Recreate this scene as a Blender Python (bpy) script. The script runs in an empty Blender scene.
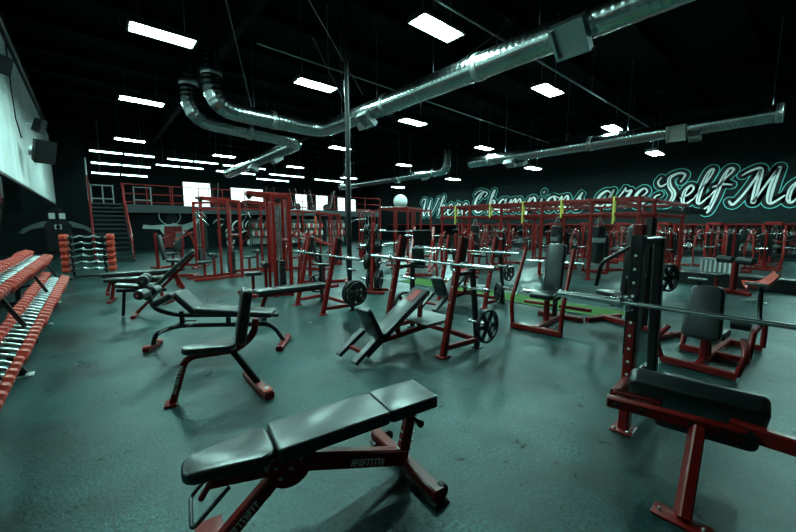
import bpy, bmesh, math, random
from mathutils import Vector as V, Matrix as MX, Quaternion
random.seed(7)
PI = math.pi
R = math.radians
scene = bpy.context.scene
C = scene.collection

# ------------------------------------------------------------------ camera
EYE = V((0, 0, 1.5)); FP = 354.0; PITCH = math.atan(41 / FP)
YAW = math.atan(308 / (FP / math.cos(PITCH)))
cam_d = bpy.data.cameras.new('camera'); cam_d.sensor_width = 36; cam_d.lens = FP / 796 * 36
cam_d.clip_start = 0.05; cam_d.clip_end = 200
cam = bpy.data.objects.new('camera', cam_d); C.objects.link(cam)
cam.location = EYE; cam.rotation_euler = (PI / 2 - PITCH, 0, -YAW)
scene.camera = cam
# ------------------------------------------------------------------ world, exposure
w = bpy.data.worlds.new('world'); scene.world = w; w.use_nodes = True
w.node_tree.nodes['Background'].inputs[0].default_value = (0.10, 0.42, 0.45, 1)
w.node_tree.nodes['Background'].inputs[1].default_value = 0.006
vs = scene.view_settings
vs.view_transform = 'Standard'; vs.look = 'None'; vs.gamma = 1; vs.use_curve_mapping = False
vs.exposure = 0.0
LAMP_COL = (0.55, 1.0, 0.92); LAMP_E = 140.0

def gpt(px, py, z=0.0):
    """world point at height z seen at that spot of the photograph"""
    fh = V((math.sin(YAW), math.cos(YAW), 0)); r = V((math.cos(YAW), -math.sin(YAW), 0))
    f = fh * math.cos(PITCH) - V((0, 0, math.sin(PITCH))); u = r.cross(f)
    d = r * ((px - 398) / FP) + u * ((266 - py) / FP) + f
    return EYE + d * ((z - EYE.z) / d.z)

# ------------------------------------------------------------------ materials
def mat(name, col, rough=0.5, metal=0.0, spec=0.5, noise=None, bump=None, coat=0.0):
    m = bpy.data.materials.new(name); m.use_nodes = True
    nt = m.node_tree; b = nt.nodes['Principled BSDF']
    b.inputs['Base Color'].default_value = (*col, 1); b.inputs['Roughness'].default_value = rough
    b.inputs['Metallic'].default_value = metal; b.inputs['Specular IOR Level'].default_value = spec
    b.inputs['Coat Weight'].default_value = coat; b.inputs['Coat Roughness'].default_value = .27 if coat > .4 else .1
    tc = nt.nodes.new('ShaderNodeTexCoord')
    if noise:
        sc, amt, ramt = noise
        n = nt.nodes.new('ShaderNodeTexNoise'); n.inputs['Scale'].default_value = sc; n.inputs['Detail'].default_value = 6
        nt.links.new(tc.outputs['Object'], n.inputs['Vector'])
        mp = nt.nodes.new('ShaderNodeMix'); mp.data_type = 'RGBA'
        mp.inputs['A'].default_value = (*[c * (1 - amt) for c in col], 1); mp.inputs['B'].default_value = (*[min(1, c * (1 + amt)) for c in col], 1)
        nt.links.new(n.outputs['Fac'], mp.inputs['Factor']); nt.links.new(mp.outputs['Result'], b.inputs['Base Color'])
        mr = nt.nodes.new('ShaderNodeMapRange'); mr.inputs['From Min'].default_value = .3; mr.inputs['From Max'].default_value = .7
        mr.inputs['To Min'].default_value = max(0, rough - ramt); mr.inputs['To Max'].default_value = min(1, rough + ramt)
        nt.links.new(n.outputs['Fac'], mr.inputs['Value']); nt.links.new(mr.outputs['Result'], b.inputs['Roughness'])
    if bump:
        sc, st = bump
        n2 = nt.nodes.new('ShaderNodeTexNoise'); n2.inputs['Scale'].default_value = sc; n2.inputs['Detail'].default_value = 3
        nt.links.new(tc.outputs['Object'], n2.inputs['Vector'])
        bp = nt.nodes.new('ShaderNodeBump'); bp.inputs['Strength'].default_value = st; bp.inputs['Distance'].default_value = .01
        nt.links.new(n2.outputs['Fac'], bp.inputs['Height']); nt.links.new(bp.outputs['Normal'], b.inputs['Normal'])
    return m
def emis(name, col, e):
    m = bpy.data.materials.new(name); m.use_nodes = True
    b = m.node_tree.nodes['Principled BSDF']
    b.inputs['Base Color'].default_value = (0.8, 0.8, 0.8, 1)
    b.inputs['Emission Color'].default_value = (*col, 1); b.inputs['Emission Strength'].default_value = e
    return m
RED = mat('red_powder_coat', (0.18, 0.0055, 0.0045), .38, 0, .35, (9, .12, .05), coat=.12)
BLK = mat('black_powder_coat', (0.005, 0.006, 0.006), .35, 0, .5, (9, .2, .06))
VINYL = mat('black_vinyl', (0.006, 0.010, 0.010), .40, 0, .45, (14, .2, .04), (160, .05), coat=.6)
REDVINYL = mat('red_vinyl', (0.35, 0.02, 0.02), .4, 0, .5, (14, .1, .05))
CHROME = mat('brushed_chrome', (0.72, 0.76, 0.76), .27, 1, .5)
STEEL = mat('dull_steel', (0.45, 0.48, 0.48), .38, 1, .5, (20, .15, .08))
RUBBER = mat('black_rubber', (0.007, 0.008, 0.008), .55, 0, .4, (20, .2, .05))
IRON = mat('black_cast_iron', (0.010, 0.012, 0.013), .4, .3, .5, (30, .2, .08), (60, .2))
REDRUB = mat('red_urethane', (0.46, 0.040, 0.022), .45, 0, .45, (12, .12, .06))
WHITE = mat('white_paint', (0.78, 0.82, 0.8), .5)
GREY = mat('grey_plastic', (0.22, 0.24, 0.24), .5)
YEL = mat('yellow_rubber', (0.75, 0.68, 0.12), .5)
ORANGE = mat('orange_red_fabric', (0.85, 0.09, 0.03), .6)
SKINW = mat('mural_pale_paint', (0.5, 0.6, 0.58), .7)
MBLK = mat('mural_black_paint', (0.008, 0.01, 0.011), .7)
MRED = mat('mural_red_paint', (0.2, 0.012, 0.014), .7)
LETW = mat('lettering_white_paint', (0.97, 0.99, 0.98), .85)
LETC = mat('lettering_cyan_paint', (0.16, 0.70, 0.66), .6)
LETK = mat('lettering_black_paint', (0.004, 0.006, 0.007), .7)
SPK = mat('speaker_black', (0.003, 0.003, 0.003), .6, 0, .3)
HOUSE = mat('fixture_black', (0.03, 0.035, 0.035), .5)
REFL = mat('fixture_reflector', (0.5, 0.55, 0.53), .3, .6)
TUBE = emis('lamp_tube', LAMP_COL, LAMP_E)
TUBEW = emis('wall_side_tube', LAMP_COL, LAMP_E * 2.2)
TUBE3 = emis('added_under_loft_tube', LAMP_COL, 26.0)  # glow of the hidden lamps added beneath the loft
TUBE2 = emis('loft_tube', LAMP_COL, 14.0)
WINL = emis('daylight_pane', (0.75, 1.0, 0.97), 2.2)
MIRR = mat('mirror_glass', (0.5, 0.57, 0.56), .03, 1)
TURFM = mat('green_turf', (0.04, 0.12, 0.02), .8, 0, .2, (60, .4, 0), (300, .6))
TREAD = mat('stair_steel', (0.03, 0.036, 0.036), .45, .3, .5, (8, .2, .1))
DECKM = mat('loft_fascia_paint', (0.015, 0.024, 0.026), .5)

def duct_material():
    m = mat('galvanised_duct', (0.42, 0.47, 0.47), .22, 1, .5, (3, .10, .03))
    nt = m.node_tree; b = nt.nodes['Principled BSDF']
    at = nt.nodes.new('ShaderNodeUVMap'); at.uv_map = 'UVMap'
    wv = nt.nodes.new('ShaderNodeTexWave'); wv.wave_type = 'BANDS'; wv.bands_direction = 'X'; wv.inputs['Scale'].default_value = 1.0
    nt.links.new(at.outputs['UV'], wv.inputs['Vector'])
    bp = nt.nodes.new('ShaderNodeBump'); bp.inputs['Strength'].default_value = .5; bp.inputs['Distance'].default_value = .008
    nt.links.new(wv.outputs['Fac'], bp.inputs['Height']); nt.links.new(bp.outputs['Normal'], b.inputs['Normal'])
    return m
DUCT = duct_material()

def floor_material():
    m = bpy.data.materials.new('rubber_floor'); m.use_nodes = True
    nt = m.node_tree; N = nt.nodes; L = nt.links; b = N['Principled BSDF']
    tc = N.new('ShaderNodeTexCoord')
    def noise(s, d, r=.5):
        n = N.new('ShaderNodeTexNoise'); n.inputs['Scale'].default_value = s; n.inputs['Detail'].default_value = d
        n.inputs['Roughness'].default_value = r; L.new(tc.outputs['Object'], n.inputs['Vector']); return n
    big = noise(.9, 6, .62); fine = noise(48, 4, .8); scuff = noise(5.5, 6, .75); mid = noise(1.7, 5, .6)
    r1 = N.new('ShaderNodeValToRGB'); e = r1.color_ramp.elements
    e[0].position = .30; e[0].color = (0.0004, 0.004, 0.004, 1); e[0].position = .38; e[1].position = .62; e[1].color = (0.010, 0.044, 0.042, 1)
    L.new(big.outputs['Fac'], r1.inputs['Fac'])
    r2 = N.new('ShaderNodeValToRGB'); e = r2.color_ramp.elements
    e[0].position = .40; e[0].color = (.15, .15, .15, 1); e[1].position = .62; e[1].color = (2.6, 2.6, 2.6, 1)
    L.new(fine.outputs['Fac'], r2.inputs['Fac'])
    mu = N.new('ShaderNodeMix'); mu.data_type = 'RGBA'; mu.blend_type = 'MULTIPLY'; mu.inputs['Factor'].default_value = 1
    L.new(r1.outputs['Color'], mu.inputs['A']); L.new(r2.outputs['Color'], mu.inputs['B'])
    r3 = N.new('ShaderNodeValToRGB'); e = r3.color_ramp.elements
    e[0].position = .60; e[0].color = (1, 1, 1, 1); e[1].position = .68; e[1].color = (.12, .12, .12, 1)
    L.new(scuff.outputs['Fac'], r3.inputs['Fac'])
    mv = N.new('ShaderNodeMix'); mv.data_type = 'RGBA'; mv.blend_type = 'MULTIPLY'; mv.inputs['Factor'].default_value = 1
    L.new(mu.outputs['Result'], mv.inputs['A']); L.new(r3.outputs['Color'], mv.inputs['B']); mu = mv
    sp = N.new('ShaderNodeMath'); sp.operation = 'MULTIPLY'; sp.inputs[1].default_value = .46; L.new(r3.outputs['Color'], sp.inputs[0])
    L.new(sp.outputs[0], b.inputs['Specular IOR Level'])
    # seams between the rolled sheets, 1.2 m wide
    sx = N.new('ShaderNodeSeparateXYZ'); L.new(tc.outputs['Object'], sx.inputs[0])
    fr = N.new('ShaderNodeMath'); fr.operation = 'PINGPONG'; fr.inputs[1].default_value = .61
    ad = N.new('ShaderNodeMath'); ad.operation = 'ADD'; ad.inputs[1].default_value = .02; L.new(sx.outputs['X'], ad.inputs[0]); L.new(ad.outputs[0], fr.inputs[0])
    lt = N.new('ShaderNodeMath'); lt.operation = 'LESS_THAN'; lt.inputs[1].default_value = .005; L.new(fr.outputs[0], lt.inputs[0])
    m2 = N.new('ShaderNodeMix'); m2.data_type = 'RGBA'; L.new(lt.outputs[0], m2.inputs['Factor'])
    L.new(mu.outputs['Result'], m2.inputs['A']); m2.inputs['B'].default_value = (.012, .018, .018, 1)
    L.new(m2.outputs['Result'], b.inputs['Base Color'])
    mr = N.new('ShaderNodeMapRange'); mr.inputs['From Min'].default_value = .3; mr.inputs['From Max'].default_value = .7
    mr.inputs['To Min'].default_value = .27; mr.inputs['To Max'].default_value = .42
    b.inputs['Specular Tint'].default_value = (.72, 1, .96, 1)
    L.new(mid.outputs['Fac'], mr.inputs['Value']); L.new(mr.outputs['Result'], b.inputs['Roughness'])
    bp = N.new('ShaderNodeBump'); bp.inputs['Strength'].default_value = .5; bp.inputs['Distance'].default_value = .006
    L.new(fine.outputs['Fac'], bp.inputs['Height']); L.new(bp.outputs['Normal'], b.inputs['Normal'])
    b.inputs['Specular IOR Level'].default_value = .42
    return m
FLOORM = floor_material()
WALLD = mat('dark_painted_wall', (0.003, 0.0075, 0.0085), .7, 0, .2, (3, .35, .08), (25, .25))
CEILM = mat('black_ceiling_deck', (0.0015, 0.0035, 0.004), .9, 0, .1, (2, .4, .1))

def panel_material():
    m = mat('pale_drywall', (0.46, 0.53, 0.51), .65, 0, .3)
    nt = m.node_tree; N = nt.nodes; L = nt.links; b = N['Principled BSDF']
    tc = N.new('ShaderNodeTexCoord'); mp = N.new('ShaderNodeMapping'); mp.inputs['Scale'].default_value = (1, 1.6, .35)
    L.new(tc.outputs['Object'], mp.inputs[0])
    n = N.new('ShaderNodeTexNoise'); n.inputs['Scale'].default_value = 1.2; n.inputs['Detail'].default_value = 8; n.inputs['Roughness'].default_value = .65
    L.new(mp.outputs[0], n.inputs['Vector'])
    r = N.new('ShaderNodeValToRGB'); e = r.color_ramp.elements
    e[0].position = .3; e[0].color = (.6, .68, .67, 1); e[1].position = .65; e[1].color = (.93, .96, .95, 1)
    L.new(n.outputs['Fac'], r.inputs[0]); L.new(r.outputs[0], b.inputs['Base Color'])
    return m
PANEL = panel_material()
def brick_material():
    m = mat('dark_block_wall', (0.02, 0.03, 0.032), .7, 0, .2)
    nt = m.node_tree; N = nt.nodes; L = nt.links; b = N['Principled BSDF']
    tc = N.new('ShaderNodeTexCoord'); sx = N.new('ShaderNodeSeparateXYZ'); cb = N.new('ShaderNodeCombineXYZ')
    L.new(tc.outputs['Object'], sx.inputs[0]); L.new(sx.outputs['Y'], cb.inputs['X']); L.new(sx.outputs['Z'], cb.inputs['Y'])
    br = N.new('ShaderNodeTexBrick'); br.inputs['Scale'].default_value = 1; br.inputs['Brick Width'].default_value = .4; br.inputs['Row Height'].default_value = .2
    br.inputs['Mortar Size'].default_value = .008
    br.inputs['Color1'].default_value = (.003, .0085, .009, 1); br.inputs['Color2'].default_value = (.006, .016, .017, 1); br.inputs['Mortar'].default_value = (.002, .004, .005, 1)
    L.new(cb.outputs[0], br.inputs['Vector']); L.new(br.outputs['Color'], b.inputs['Base Color'])
    bp = N.new('ShaderNodeBump'); bp.inputs['Strength'].default_value = .4; bp.inputs['Distance'].default_value = .02; bp.invert = True
    L.new(br.outputs['Fac'], bp.inputs['Height']); L.new(bp.outputs['Normal'], b.inputs['Normal'])
    return m
BRICK = brick_material()

# ------------------------------------------------------------------ mesh collector
def rot_to(a):
    a = V(a).normalized(); return V((0, 0, 1)).rotation_difference(a).to_matrix().to_4x4()
class MB:
    def __init__(s): s.v = []; s.f = []; s.uv = None
    def add(s, vs, fs, M=None):
        o = len(s.v)
        s.v += [(M @ V(p)) if M is not None else V(p) for p in vs]
        s.f += [tuple(i + o for i in f) for f in fs]; return s
    def box(s, c, d, rot=None, bev=0.0):
        """c centre, d full size, rot euler tuple or matrix"""
        x, y, z = d[0] / 2, d[1] / 2, d[2] / 2
        M = MX.Translation(V(c))
        if rot is not None: M = M @ (rot if isinstance(rot, MX) else MX.Rotation(rot[2], 4, 'Z') @ MX.Rotation(rot[1], 4, 'Y') @ MX.Rotation(rot[0], 4, 'X'))
        bev = min(bev, x * .9, y * .9, z * .9)
        if bev <= 0:
            vs = [(i * x, j * y, k * z) for i in (-1, 1) for j in (-1, 1) for k in (-1, 1)]
            return s.add(vs, [(0, 1, 3, 2), (4, 6, 7, 5), (0, 4, 5, 1), (2, 3, 7, 6), (0, 2, 6, 4), (1, 5, 7, 3)], M)
        def ring(ix, iy, zz):
            c_ = bev * .9; X = x - ix; Y = y - iy
            return [(X, -Y + c_, zz), (X, Y - c_, zz), (X - c_, Y, zz), (-X + c_, Y, zz), (-X, Y - c_, zz), (-X, -Y + c_, zz), (-X + c_, -Y, zz), (X - c_, -Y, zz)]
        rs = [ring(bev, bev, -z), ring(0, 0, -z + bev), ring(0, 0, z - bev), ring(bev, bev, z)]
        return s.rings(rs, M)
    def rings(s, rs, M=None, cap=True, closed=True):
        n = len(rs[0]); vs = [p for r in rs for p in r]; fs = []
        for a in range(len(rs) - 1):
            for i in range(n if closed else n - 1):
                j = (i + 1) % n; fs.append((a * n + i, a * n + j, (a + 1) * n + j, (a + 1) * n + i))
        if cap: fs.append(tuple(range(n))[::-1]); fs.append(tuple((len(rs) - 1) * n + i for i in range(n)))
        return s.add(vs, fs, M)
    def lathe(s, c, axis, prof, seg=20, a0=0.0):
        """prof [(r, h)...] along the axis"""
        M = MX.Translation(V(c)) @ rot_to(axis)
        rs = [[(r * math.cos(2 * PI * i / seg + a0), r * math.sin(2 * PI * i / seg + a0), h) for i in range(seg)] for r, h in prof]
        return s.rings(rs, M)
    def cyl(s, p0, p1, r, seg=12, ch=0.0):
        p0 = V(p0); p1 = V(p1); h = (p1 - p0).length
        pr = [(r - ch, 0), (r, ch), (r, h - ch), (r - ch, h)] if ch else [(r, 0), (r, h)]
        return s.lathe(p0, p1 - p0, pr, seg)
    def sweep(s, path, prof, up=(0, 0, 1), cap=True, closed=False, uvs=None):
        """prof list of (side, up) points swept along a path with mitred corners"""
        P = [V(p) for p in path]; n = len(P); rs = []; up = V(up)
        for i, p in enumerate(P):
            if closed: a = P[i - 1]; b = P[(i + 1) % n]
            else: a = P[max(0, i - 1)]; b = P[min(n - 1, i + 1)]
            t0 = (p - a).normalized() if (p - a).length > 1e-6 else None; t1 = (b - p).normalized() if (b - p).length > 1e-6 else None
            t0 = t0 or t1; t1 = t1 or t0
            t = (t0 + t1).normalized(); cosv = max(.35, t.dot(t1))
            u = up - t * up.dot(t)
            if u.length < 1e-3: u = V((1, 0, 0)) - t * t.x
            u.normalize(); sd = t.cross(u)
            bend = (t1 - t0); k = 1 / cosv
            if bend.length > 1e-5:
                bd = bend.normalized()
                r = []
                for (q, w_) in prof:
                    o = sd * q + u * w_; o = o + bd * (o.dot(bd) * (k - 1)); r.append(p + o)
            else: r = [p + sd * q + u * w_ for q, w_ in prof]
            rs.append(r)
        if closed: rs.append(rs[0])
        return s.rings(rs, None, cap and not closed)
    def beam(s, path, w=.06, h=.06, up=(0, 0, 1), ch=None):
        c = ch if ch is not None else min(w, h) * .16; x = w / 2; y = h / 2
        pr = [(x, -y + c), (x, y - c), (x - c, y), (-x + c, y), (-x, y - c), (-x, -y + c), (-x + c, -y), (x - c, -y)]
        return s.sweep(path, pr, up)
    def tube(s, path, r, seg=10, closed=False):
        pr = [(r * math.cos(2 * PI * i / seg), r * math.sin(2 * PI * i / seg)) for i in range(seg)]
        p = [V(q) for q in path]; d = (p[-1] - p[0]); up = (.55, 1.0, .8)
        return s.sweep(path, pr, up, closed=closed)
    def pad(s, L, W, T, r=.04, e=.025, M=None, W2=None, seg=5):
        """upholstered pad, centre of its underside at origin, length along x; W at -x end, W2 at +x end"""
        W2 = W2 or W
        def ring(o, z):
            pts = []
            for (cx, ww, a0, sy) in ((L / 2, W2, -90, -1), (L / 2, W2, 0, 1), (-L / 2, W, 90, 1), (-L / 2, W, 180, -1)):
                rr = r; sx = 1 if cx > 0 else -1
                c0 = V((cx - sx * rr, sy * (ww / 2 - rr), 0)); ra = max(.002, rr - o)
                for k in range(seg + 1):
                    a = R(a0 + 90 * k / seg); pts.append((c0.x + ra * math.cos(a), c0.y + ra * math.sin(a), z))
            return pts
        rs = []
        for a in (90, 45, 15): rs.append(ring(e * .6 * (1 - math.cos(R(a))), e * .6 * (1 - math.sin(R(a)))))
        for a in (0, 20, 40, 60, 80): rs.append(ring(e * (1 - math.cos(R(a))), T - e + e * math.sin(R(a))))
        return s.rings(rs, M)
    def build(s, name, m, parent=None, smooth=38):
        me = bpy.data.meshes.new(name); me.from_pydata([tuple(v) for v in s.v], [], s.f)
        bm = bmesh.new(); bm.from_mesh(me); bmesh.ops.recalc_face_normals(bm, faces=bm.faces); bm.to_mesh(me); bm.free()
        me.materials.append(m)
        if smooth:
            me.polygons.foreach_set('use_smooth', [True] * len(me.polygons)); me.set_sharp_from_angle(angle=R(smooth))
        o = bpy.data.objects.new(name, me); C.objects.link(o)
        if parent: o.parent = parent
        return o
def fillet(pts, r, n=5):
    """round the corners of a polyline"""
    P = [V(p) for p in pts]; out = [P[0]]
    for i in range(1, len(P) - 1):
        a = (P[i - 1] - P[i]); b = (P[i + 1] - P[i]); d = min(r, a.length * .45, b.length * .45)
        A = P[i] + a.normalized() * d; B = P[i] + b.normalized() * d
        for k in range(n + 1):
            t = k / n; out.append(A * (1 - t) ** 2 + P[i] * 2 * t * (1 - t) + B * t * t)
    out.append(P[-1]); return out
def tag(o, label, cat, group=None, kind=None):
    o['label'] = label; o['category'] = cat
    if group: o['group'] = group
    if kind: o['kind'] = kind
    return o
def thing(name, label, cat, loc=(0, 0, 0), rz=0, group=None):
    o = bpy.data.objects.new(name, None); C.objects.link(o); o.empty_display_size = .1
    o.location = loc; o.rotation_euler = (0, 0, rz); return tag(o, label, cat, group)
def struct(name, mb, m, smooth=0):
    o = mb.build(name, m, None, smooth); o['kind'] = 'structure'; return o
def copy_tree(o, parent=None):
    c = o.copy(); C.objects.link(c); c.parent = parent
    if parent is not None: c.matrix_parent_inverse = o.matrix_parent_inverse.copy()
    for ch in list(o.children): copy_tree(ch, c)
    return c
def fit_hangers(root, top):
    for ch in root.children:
        if ch.name.startswith('hanger'):
            ch.location.z = .09; ch.scale.z = top - root.location.z - .09
def dup(o, loc, rz=0, label=None, group=None, scale=None):
    c = copy_tree(o); c.location = loc; c.rotation_euler = (0, 0, rz)
    if scale: c.scale = scale
    if label: c['label'] = label
    if group: c['group'] = group
    return c
# ================================================================== the hall
XL, XR, YB, YN, ZC = -1.3, 22.0, 30.0, -4.0, 7.0
def sbox(name, x0, x1, y0, y1, z0, z1, m):
    b = MB(); b.box(((x0 + x1) / 2, (y0 + y1) / 2, (z0 + z1) / 2), (x1 - x0, y1 - y0, z1 - z0)); return struct(name, b, m)
sbox('floor', XL - .3, XR + .3, YN - .3, YB + .3, -.2, 0, FLOORM)
sbox('ceiling', XL - .3, XR + .3, YN - .3, YB + .3, ZC, ZC + .2, CEILM)
sbox('wall_left', XL - .3, XL, YN, YB, 0, ZC, WALLD)
sbox('wall_right', XR, XR + .3, YN, YB, 0, ZC, BRICK)
sbox('wall_back', XL, XR, YB, YB + .3, 0, ZC, WALLD)
sbox('wall_near', XL, XR, YN - .3, YN, 0, ZC, WALLD)
sbox('wall_stair', XL, 0.0, 26.0, 26.2, 0, ZC, WALLD)
sbox('wall_loft', 0.0, 17.0, 26.0, 26.15, 0, 2.1, WALLD)
sbox('wall_upper_left', XL, XL + .03, YN, 26.0, 2.55, 6.05, PANEL)
sbox('trim_wall_left', XL + .03, XL + .06, YN, 26.0, 2.5, 2.56, BLK)
# mirrors on the left wall and the right wall
b = MB(); b.box((XL + .012, 13.0, 1.36), (.02, 25.6, 2.2)); o = struct('wall_mirror_left', b, MIRR)
b = MB(); b.box((XR - .012, 12.5, .9), (.02, 33.0 - 4, 1.2)); o = struct('wall_mirror_right', b, MIRR)
b = MB(); b.box((XR - .04, 12.5, 1.53), (.08, 29, .06), bev=.01); struct('trim_mirror_right', b, RED)
b = MB(); b.box((XR - .03, 12.5, .24), (.06, 29, .10), bev=.01); struct('trim_skirting_right', b, BLK)
# green turf lane
b = MB(); b.box((6.52, 4.5, .006), (.72, 5.2, .012)); struct('trim_turf_lane', b, TURFM)
b = MB()
for sx in (-1, 1): b.box((6.52 + sx * .38, 4.5, .006), (.04, 5.2, .012))
struct('trim_turf_edge', b, RUBBER)
# roof joists and the beams
b = MB()
for i in range(17): b.box((10.3, -2.5 + i * 2.0, ZC - .16), (23.4, .09, .3))
struct('trim_joists', b, CEILM)
b = MB()
for x in (3.2, 9.6, 16.0):
    b.box((x, 13, ZC - .42), (.2, 33.8, .5))
struct('trim_roof_beams', b, CEILM)

# ------------------------------------------------------------------ lamps
def fixture(L=1.04, W=.42):
    t = thing('ceiling_light', '', 'ceiling light')
    h = MB()
    h.rings([[(-L / 2, -W / 2 * .8, .10), (L / 2, -W / 2 * .8, .10), (L / 2, W / 2 * .8, .10), (-L / 2, W / 2 * .8, .10)],
             [(-L / 2 - .02, -W / 2 - .02, 0), (L / 2 + .02, -W / 2 - .02, 0), (L / 2 + .02, W / 2 + .02, 0), (-L / 2 - .02, W / 2 + .02, 0)]])
    for sx in (-1, 1): h.box((sx * L / 2, 0, -.006), (.03, W + .02, .03))
    h.box((0, 0, -.006), (L, .016, .02)); [h.box((0, s_ * (W / 2 - .006), -.004), (L, .012, .03)) for s_ in (-1, 1)]
    h.build('housing', HOUSE, t, 0)
    for sy in (-1, 1):
        d = MB(); d.box((0, sy * W / 4, -.004), (L - .05, W / 2 - .03, .012)); d.build('diffuser', TUBE, t, 0)
    for sx in (-1, 1): c = MB(); c.cyl((sx * L * .35, 0, 0), (sx * L * .35, 0, 1), .006, 6); c.build('hanger', STEEL, t)
    return t
LP = [(163, 35), (142, 101), (130, 140), (437, 28), (316, 85), (258, 128), (224, 156), (548, 90), (413, 122), (340, 148), (295, 167),
      (612, 128), (484, 148), (404, 165), (655, 153), (533, 168), (453, 179), (398, 187), (349, 178)]
LW = {0: 'nearest lamp above the pale wall panel', 1: 'second lamp of the row beside the pale wall panel', 2: 'third lamp of the row beside the pale wall panel',
      3: 'large twin-tube lamp above the long run of the big duct', 4: 'lamp above the bend of the big duct', 5: 'lamp over the lower duct loop',
      6: 'small lamp beyond the lower duct loop', 7: 'bright lamp right of the big duct', 8: 'lamp right of the black column top', 9: 'lamp behind the black column',
      10: 'small far lamp left of the black column', 11: 'lamp above the far right duct', 12: 'lamp above the left end of the far right duct', 13: 'small lamp above the far left duct',
      14: 'lamp below the far right duct, nearest the lettered wall end', 15: 'lamp hanging under the left half of the far right duct', 16: 'small lamp above the first lettered word',
      17: 'smallest lamp below the far left duct', 18: 'small far lamp right beside the black column'}
lamp0 = fixture()
for i, p in enumerate(LP):
    q = gpt(p[0], p[1], 5.0 if i < 14 else 4.4); q.y = min(q.y, 25.5)
    lab = 'white tube ceiling light, the ' + LW[i]
    if i == 0: lamp0.location = q; lamp0['label'] = lab; lamp0['group'] = 'hanging ceiling lights'
    else: dup(lamp0, q, 0, lab, 'hanging ceiling lights')
for o in list(C.objects):
    if o.type == 'EMPTY' and o.get('category') == 'ceiling light' and o.location.x > 17:
        for ch in o.children:
            if ch.name.startswith('diffuser'):
                ch.data = ch.data.copy(); ch.data.materials[0] = TUBEW; ch.location.z = -.02
# near-floor lamp, then grid lamps added off-frame right to brighten lettering and floor
for i, (x, y) in enumerate([(1.3, 4.6), (9.3, -.6), (13.9, -.5), (18.0, -.2)]):
    dup(lamp0, (x, y, 4.4 if x > 17 else 5.0), 0, 'white tube ceiling light %s' % ['over the floor between the left rack and the upright utility bench', 'added off-frame over the low red seated machine at the right', 'added off-frame at the right end of the far right duct', 'added off-frame before the right end of the lettered wall'][i], 'hanging ceiling lights')
def strip(L=2.5):
    t = thing('strip_light', '', 'ceiling light')
    h = MB(); h.box((0, 0, .05), (L, .16, .07), bev=.01); h.build('housing', HOUSE, t, 0)
    for sx in (-1, 1):
        d = MB(); d.cyl((sx * .05, 0, -.01), (sx * (L / 2 - .03), 0, -.01), .035, 8); d.build('tube', TUBE2, t)
    for s in (-1, 1):
        d = MB(); d.cyl((s * L * .35, 0, 0), (s * L * .35, 0, 1), .005, 6); d.build('hanger', STEEL, t)
    return t
st0 = strip(); k = 0
for (x, y, z) in [(1.45, 21.6, 4.86), (1.5, 23.8, 4.62), (1.5, 25.4, 4.3), (4.6, 22.6, 5.0), (4.4, 25.2, 5.0), (7.4, 22.8, 5.0), (7.7, 25.5, 5.0), (10.6, 24.0, 4.9), (10.8, 27, 4.9), (14.2, 24.5, 4.9)]:
    wh = ['the nearest', 'the middle', 'the farthest'][k] + ' of the three above the staircase' if k < 3 else ['first', 'second', 'third', 'fourth', 'fifth', 'sixth', 'seventh'][k - 3] + ' from the staircase over the loft railing'
    lab = 'long thin white strip light over the loft, ' + wh
    if k == 0: st0.location = (x, y, z); st0['label'] = lab; st0['group'] = 'strip lights over the loft'
    else: dup(st0, (x, y, z), 0, lab, 'strip lights over the loft')
    k += 1

# ------------------------------------------------------------------ ducts
def duct_mesh(path, r, seg=20):
    """round duct along a path, UV u = length so the spiral seams show"""
    mb = MB(); P = []
    for a, c in zip(path[:-1], path[1:]):
        a = V(a); c = V(c); n = max(1, int((c - a).length / .35))
        for i in range(n): P.append(a.lerp(c, i / n))
    P.append(V(path[-1])); mb.tube(P, r, seg); return mb, P
def duct(name, label, path, r, vents=(), taps=()):
    t = thing(name, label, 'air duct', path[0]); base = V(path[0])
    mb, P = duct_mesh(path, r); mb.v = [v - base for v in mb.v]
    o = mb.build('pipe', DUCT, t, 50)
    me = o.data; uv = me.uv_layers.new(name='UVMap'); L = [0]
    for a, c in zip(P[:-1], P[1:]): L.append(L[-1] + (c - a).length)
    for poly in me.polygons:
        for li in poly.loop_indices:
            vi = me.loops[li].vertex_index; k = min(vi // 20, len(P) - 1); uv.data[li].uv = (L[k] * 2.6, (vi % 20) / 20)
    for (f, w_) in taps:   # raised joint collars
        q = V(f); d = V(w_).normalized(); c = MB(); c.lathe(q - d * .07 - base, d, [(r + .004, 0), (r + .018, .02), (r + .018, .12), (r + .004, .14)], 20); c.build('joint_collar', STEEL, t)
    for (q, d, s) in vents:   # square registers on the side
        q = V(q); d = V(d).normalized(); v = MB(); M = MX.Translation(q - base) @ rot_to(d)
        v.rings([[(-s / 2, -s / 2, -.05), (s / 2, -s / 2, -.05), (s / 2, s / 2, -.05), (-s / 2, s / 2, -.05)], [(-s / 2, -s / 2, .10), (s / 2, -s / 2, .10), (s / 2, s / 2, .10), (-s / 2, s / 2, .10)],
                 [(-s * .42, -s * .42, .10), (s * .42, -s * .42, .10), (s * .42, s * .42, .10), (-s * .42, s * .42, .10)], [(-s * .42, -s * .42, .02), (s * .42, -s * .42, .02), (s * .42, s * .42, .02), (-s * .42, s * .42, .02)]], M)
        v.build('air_register', STEEL, t, 0)
    return t
ZD = 4.5
A = [(2.62, 10.3, ZC), (2.62, 10.3, ZD), (5.85, 10.45, ZD), (5.85, 1.2, ZD), (5.6, -2.5, ZD)]
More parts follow.
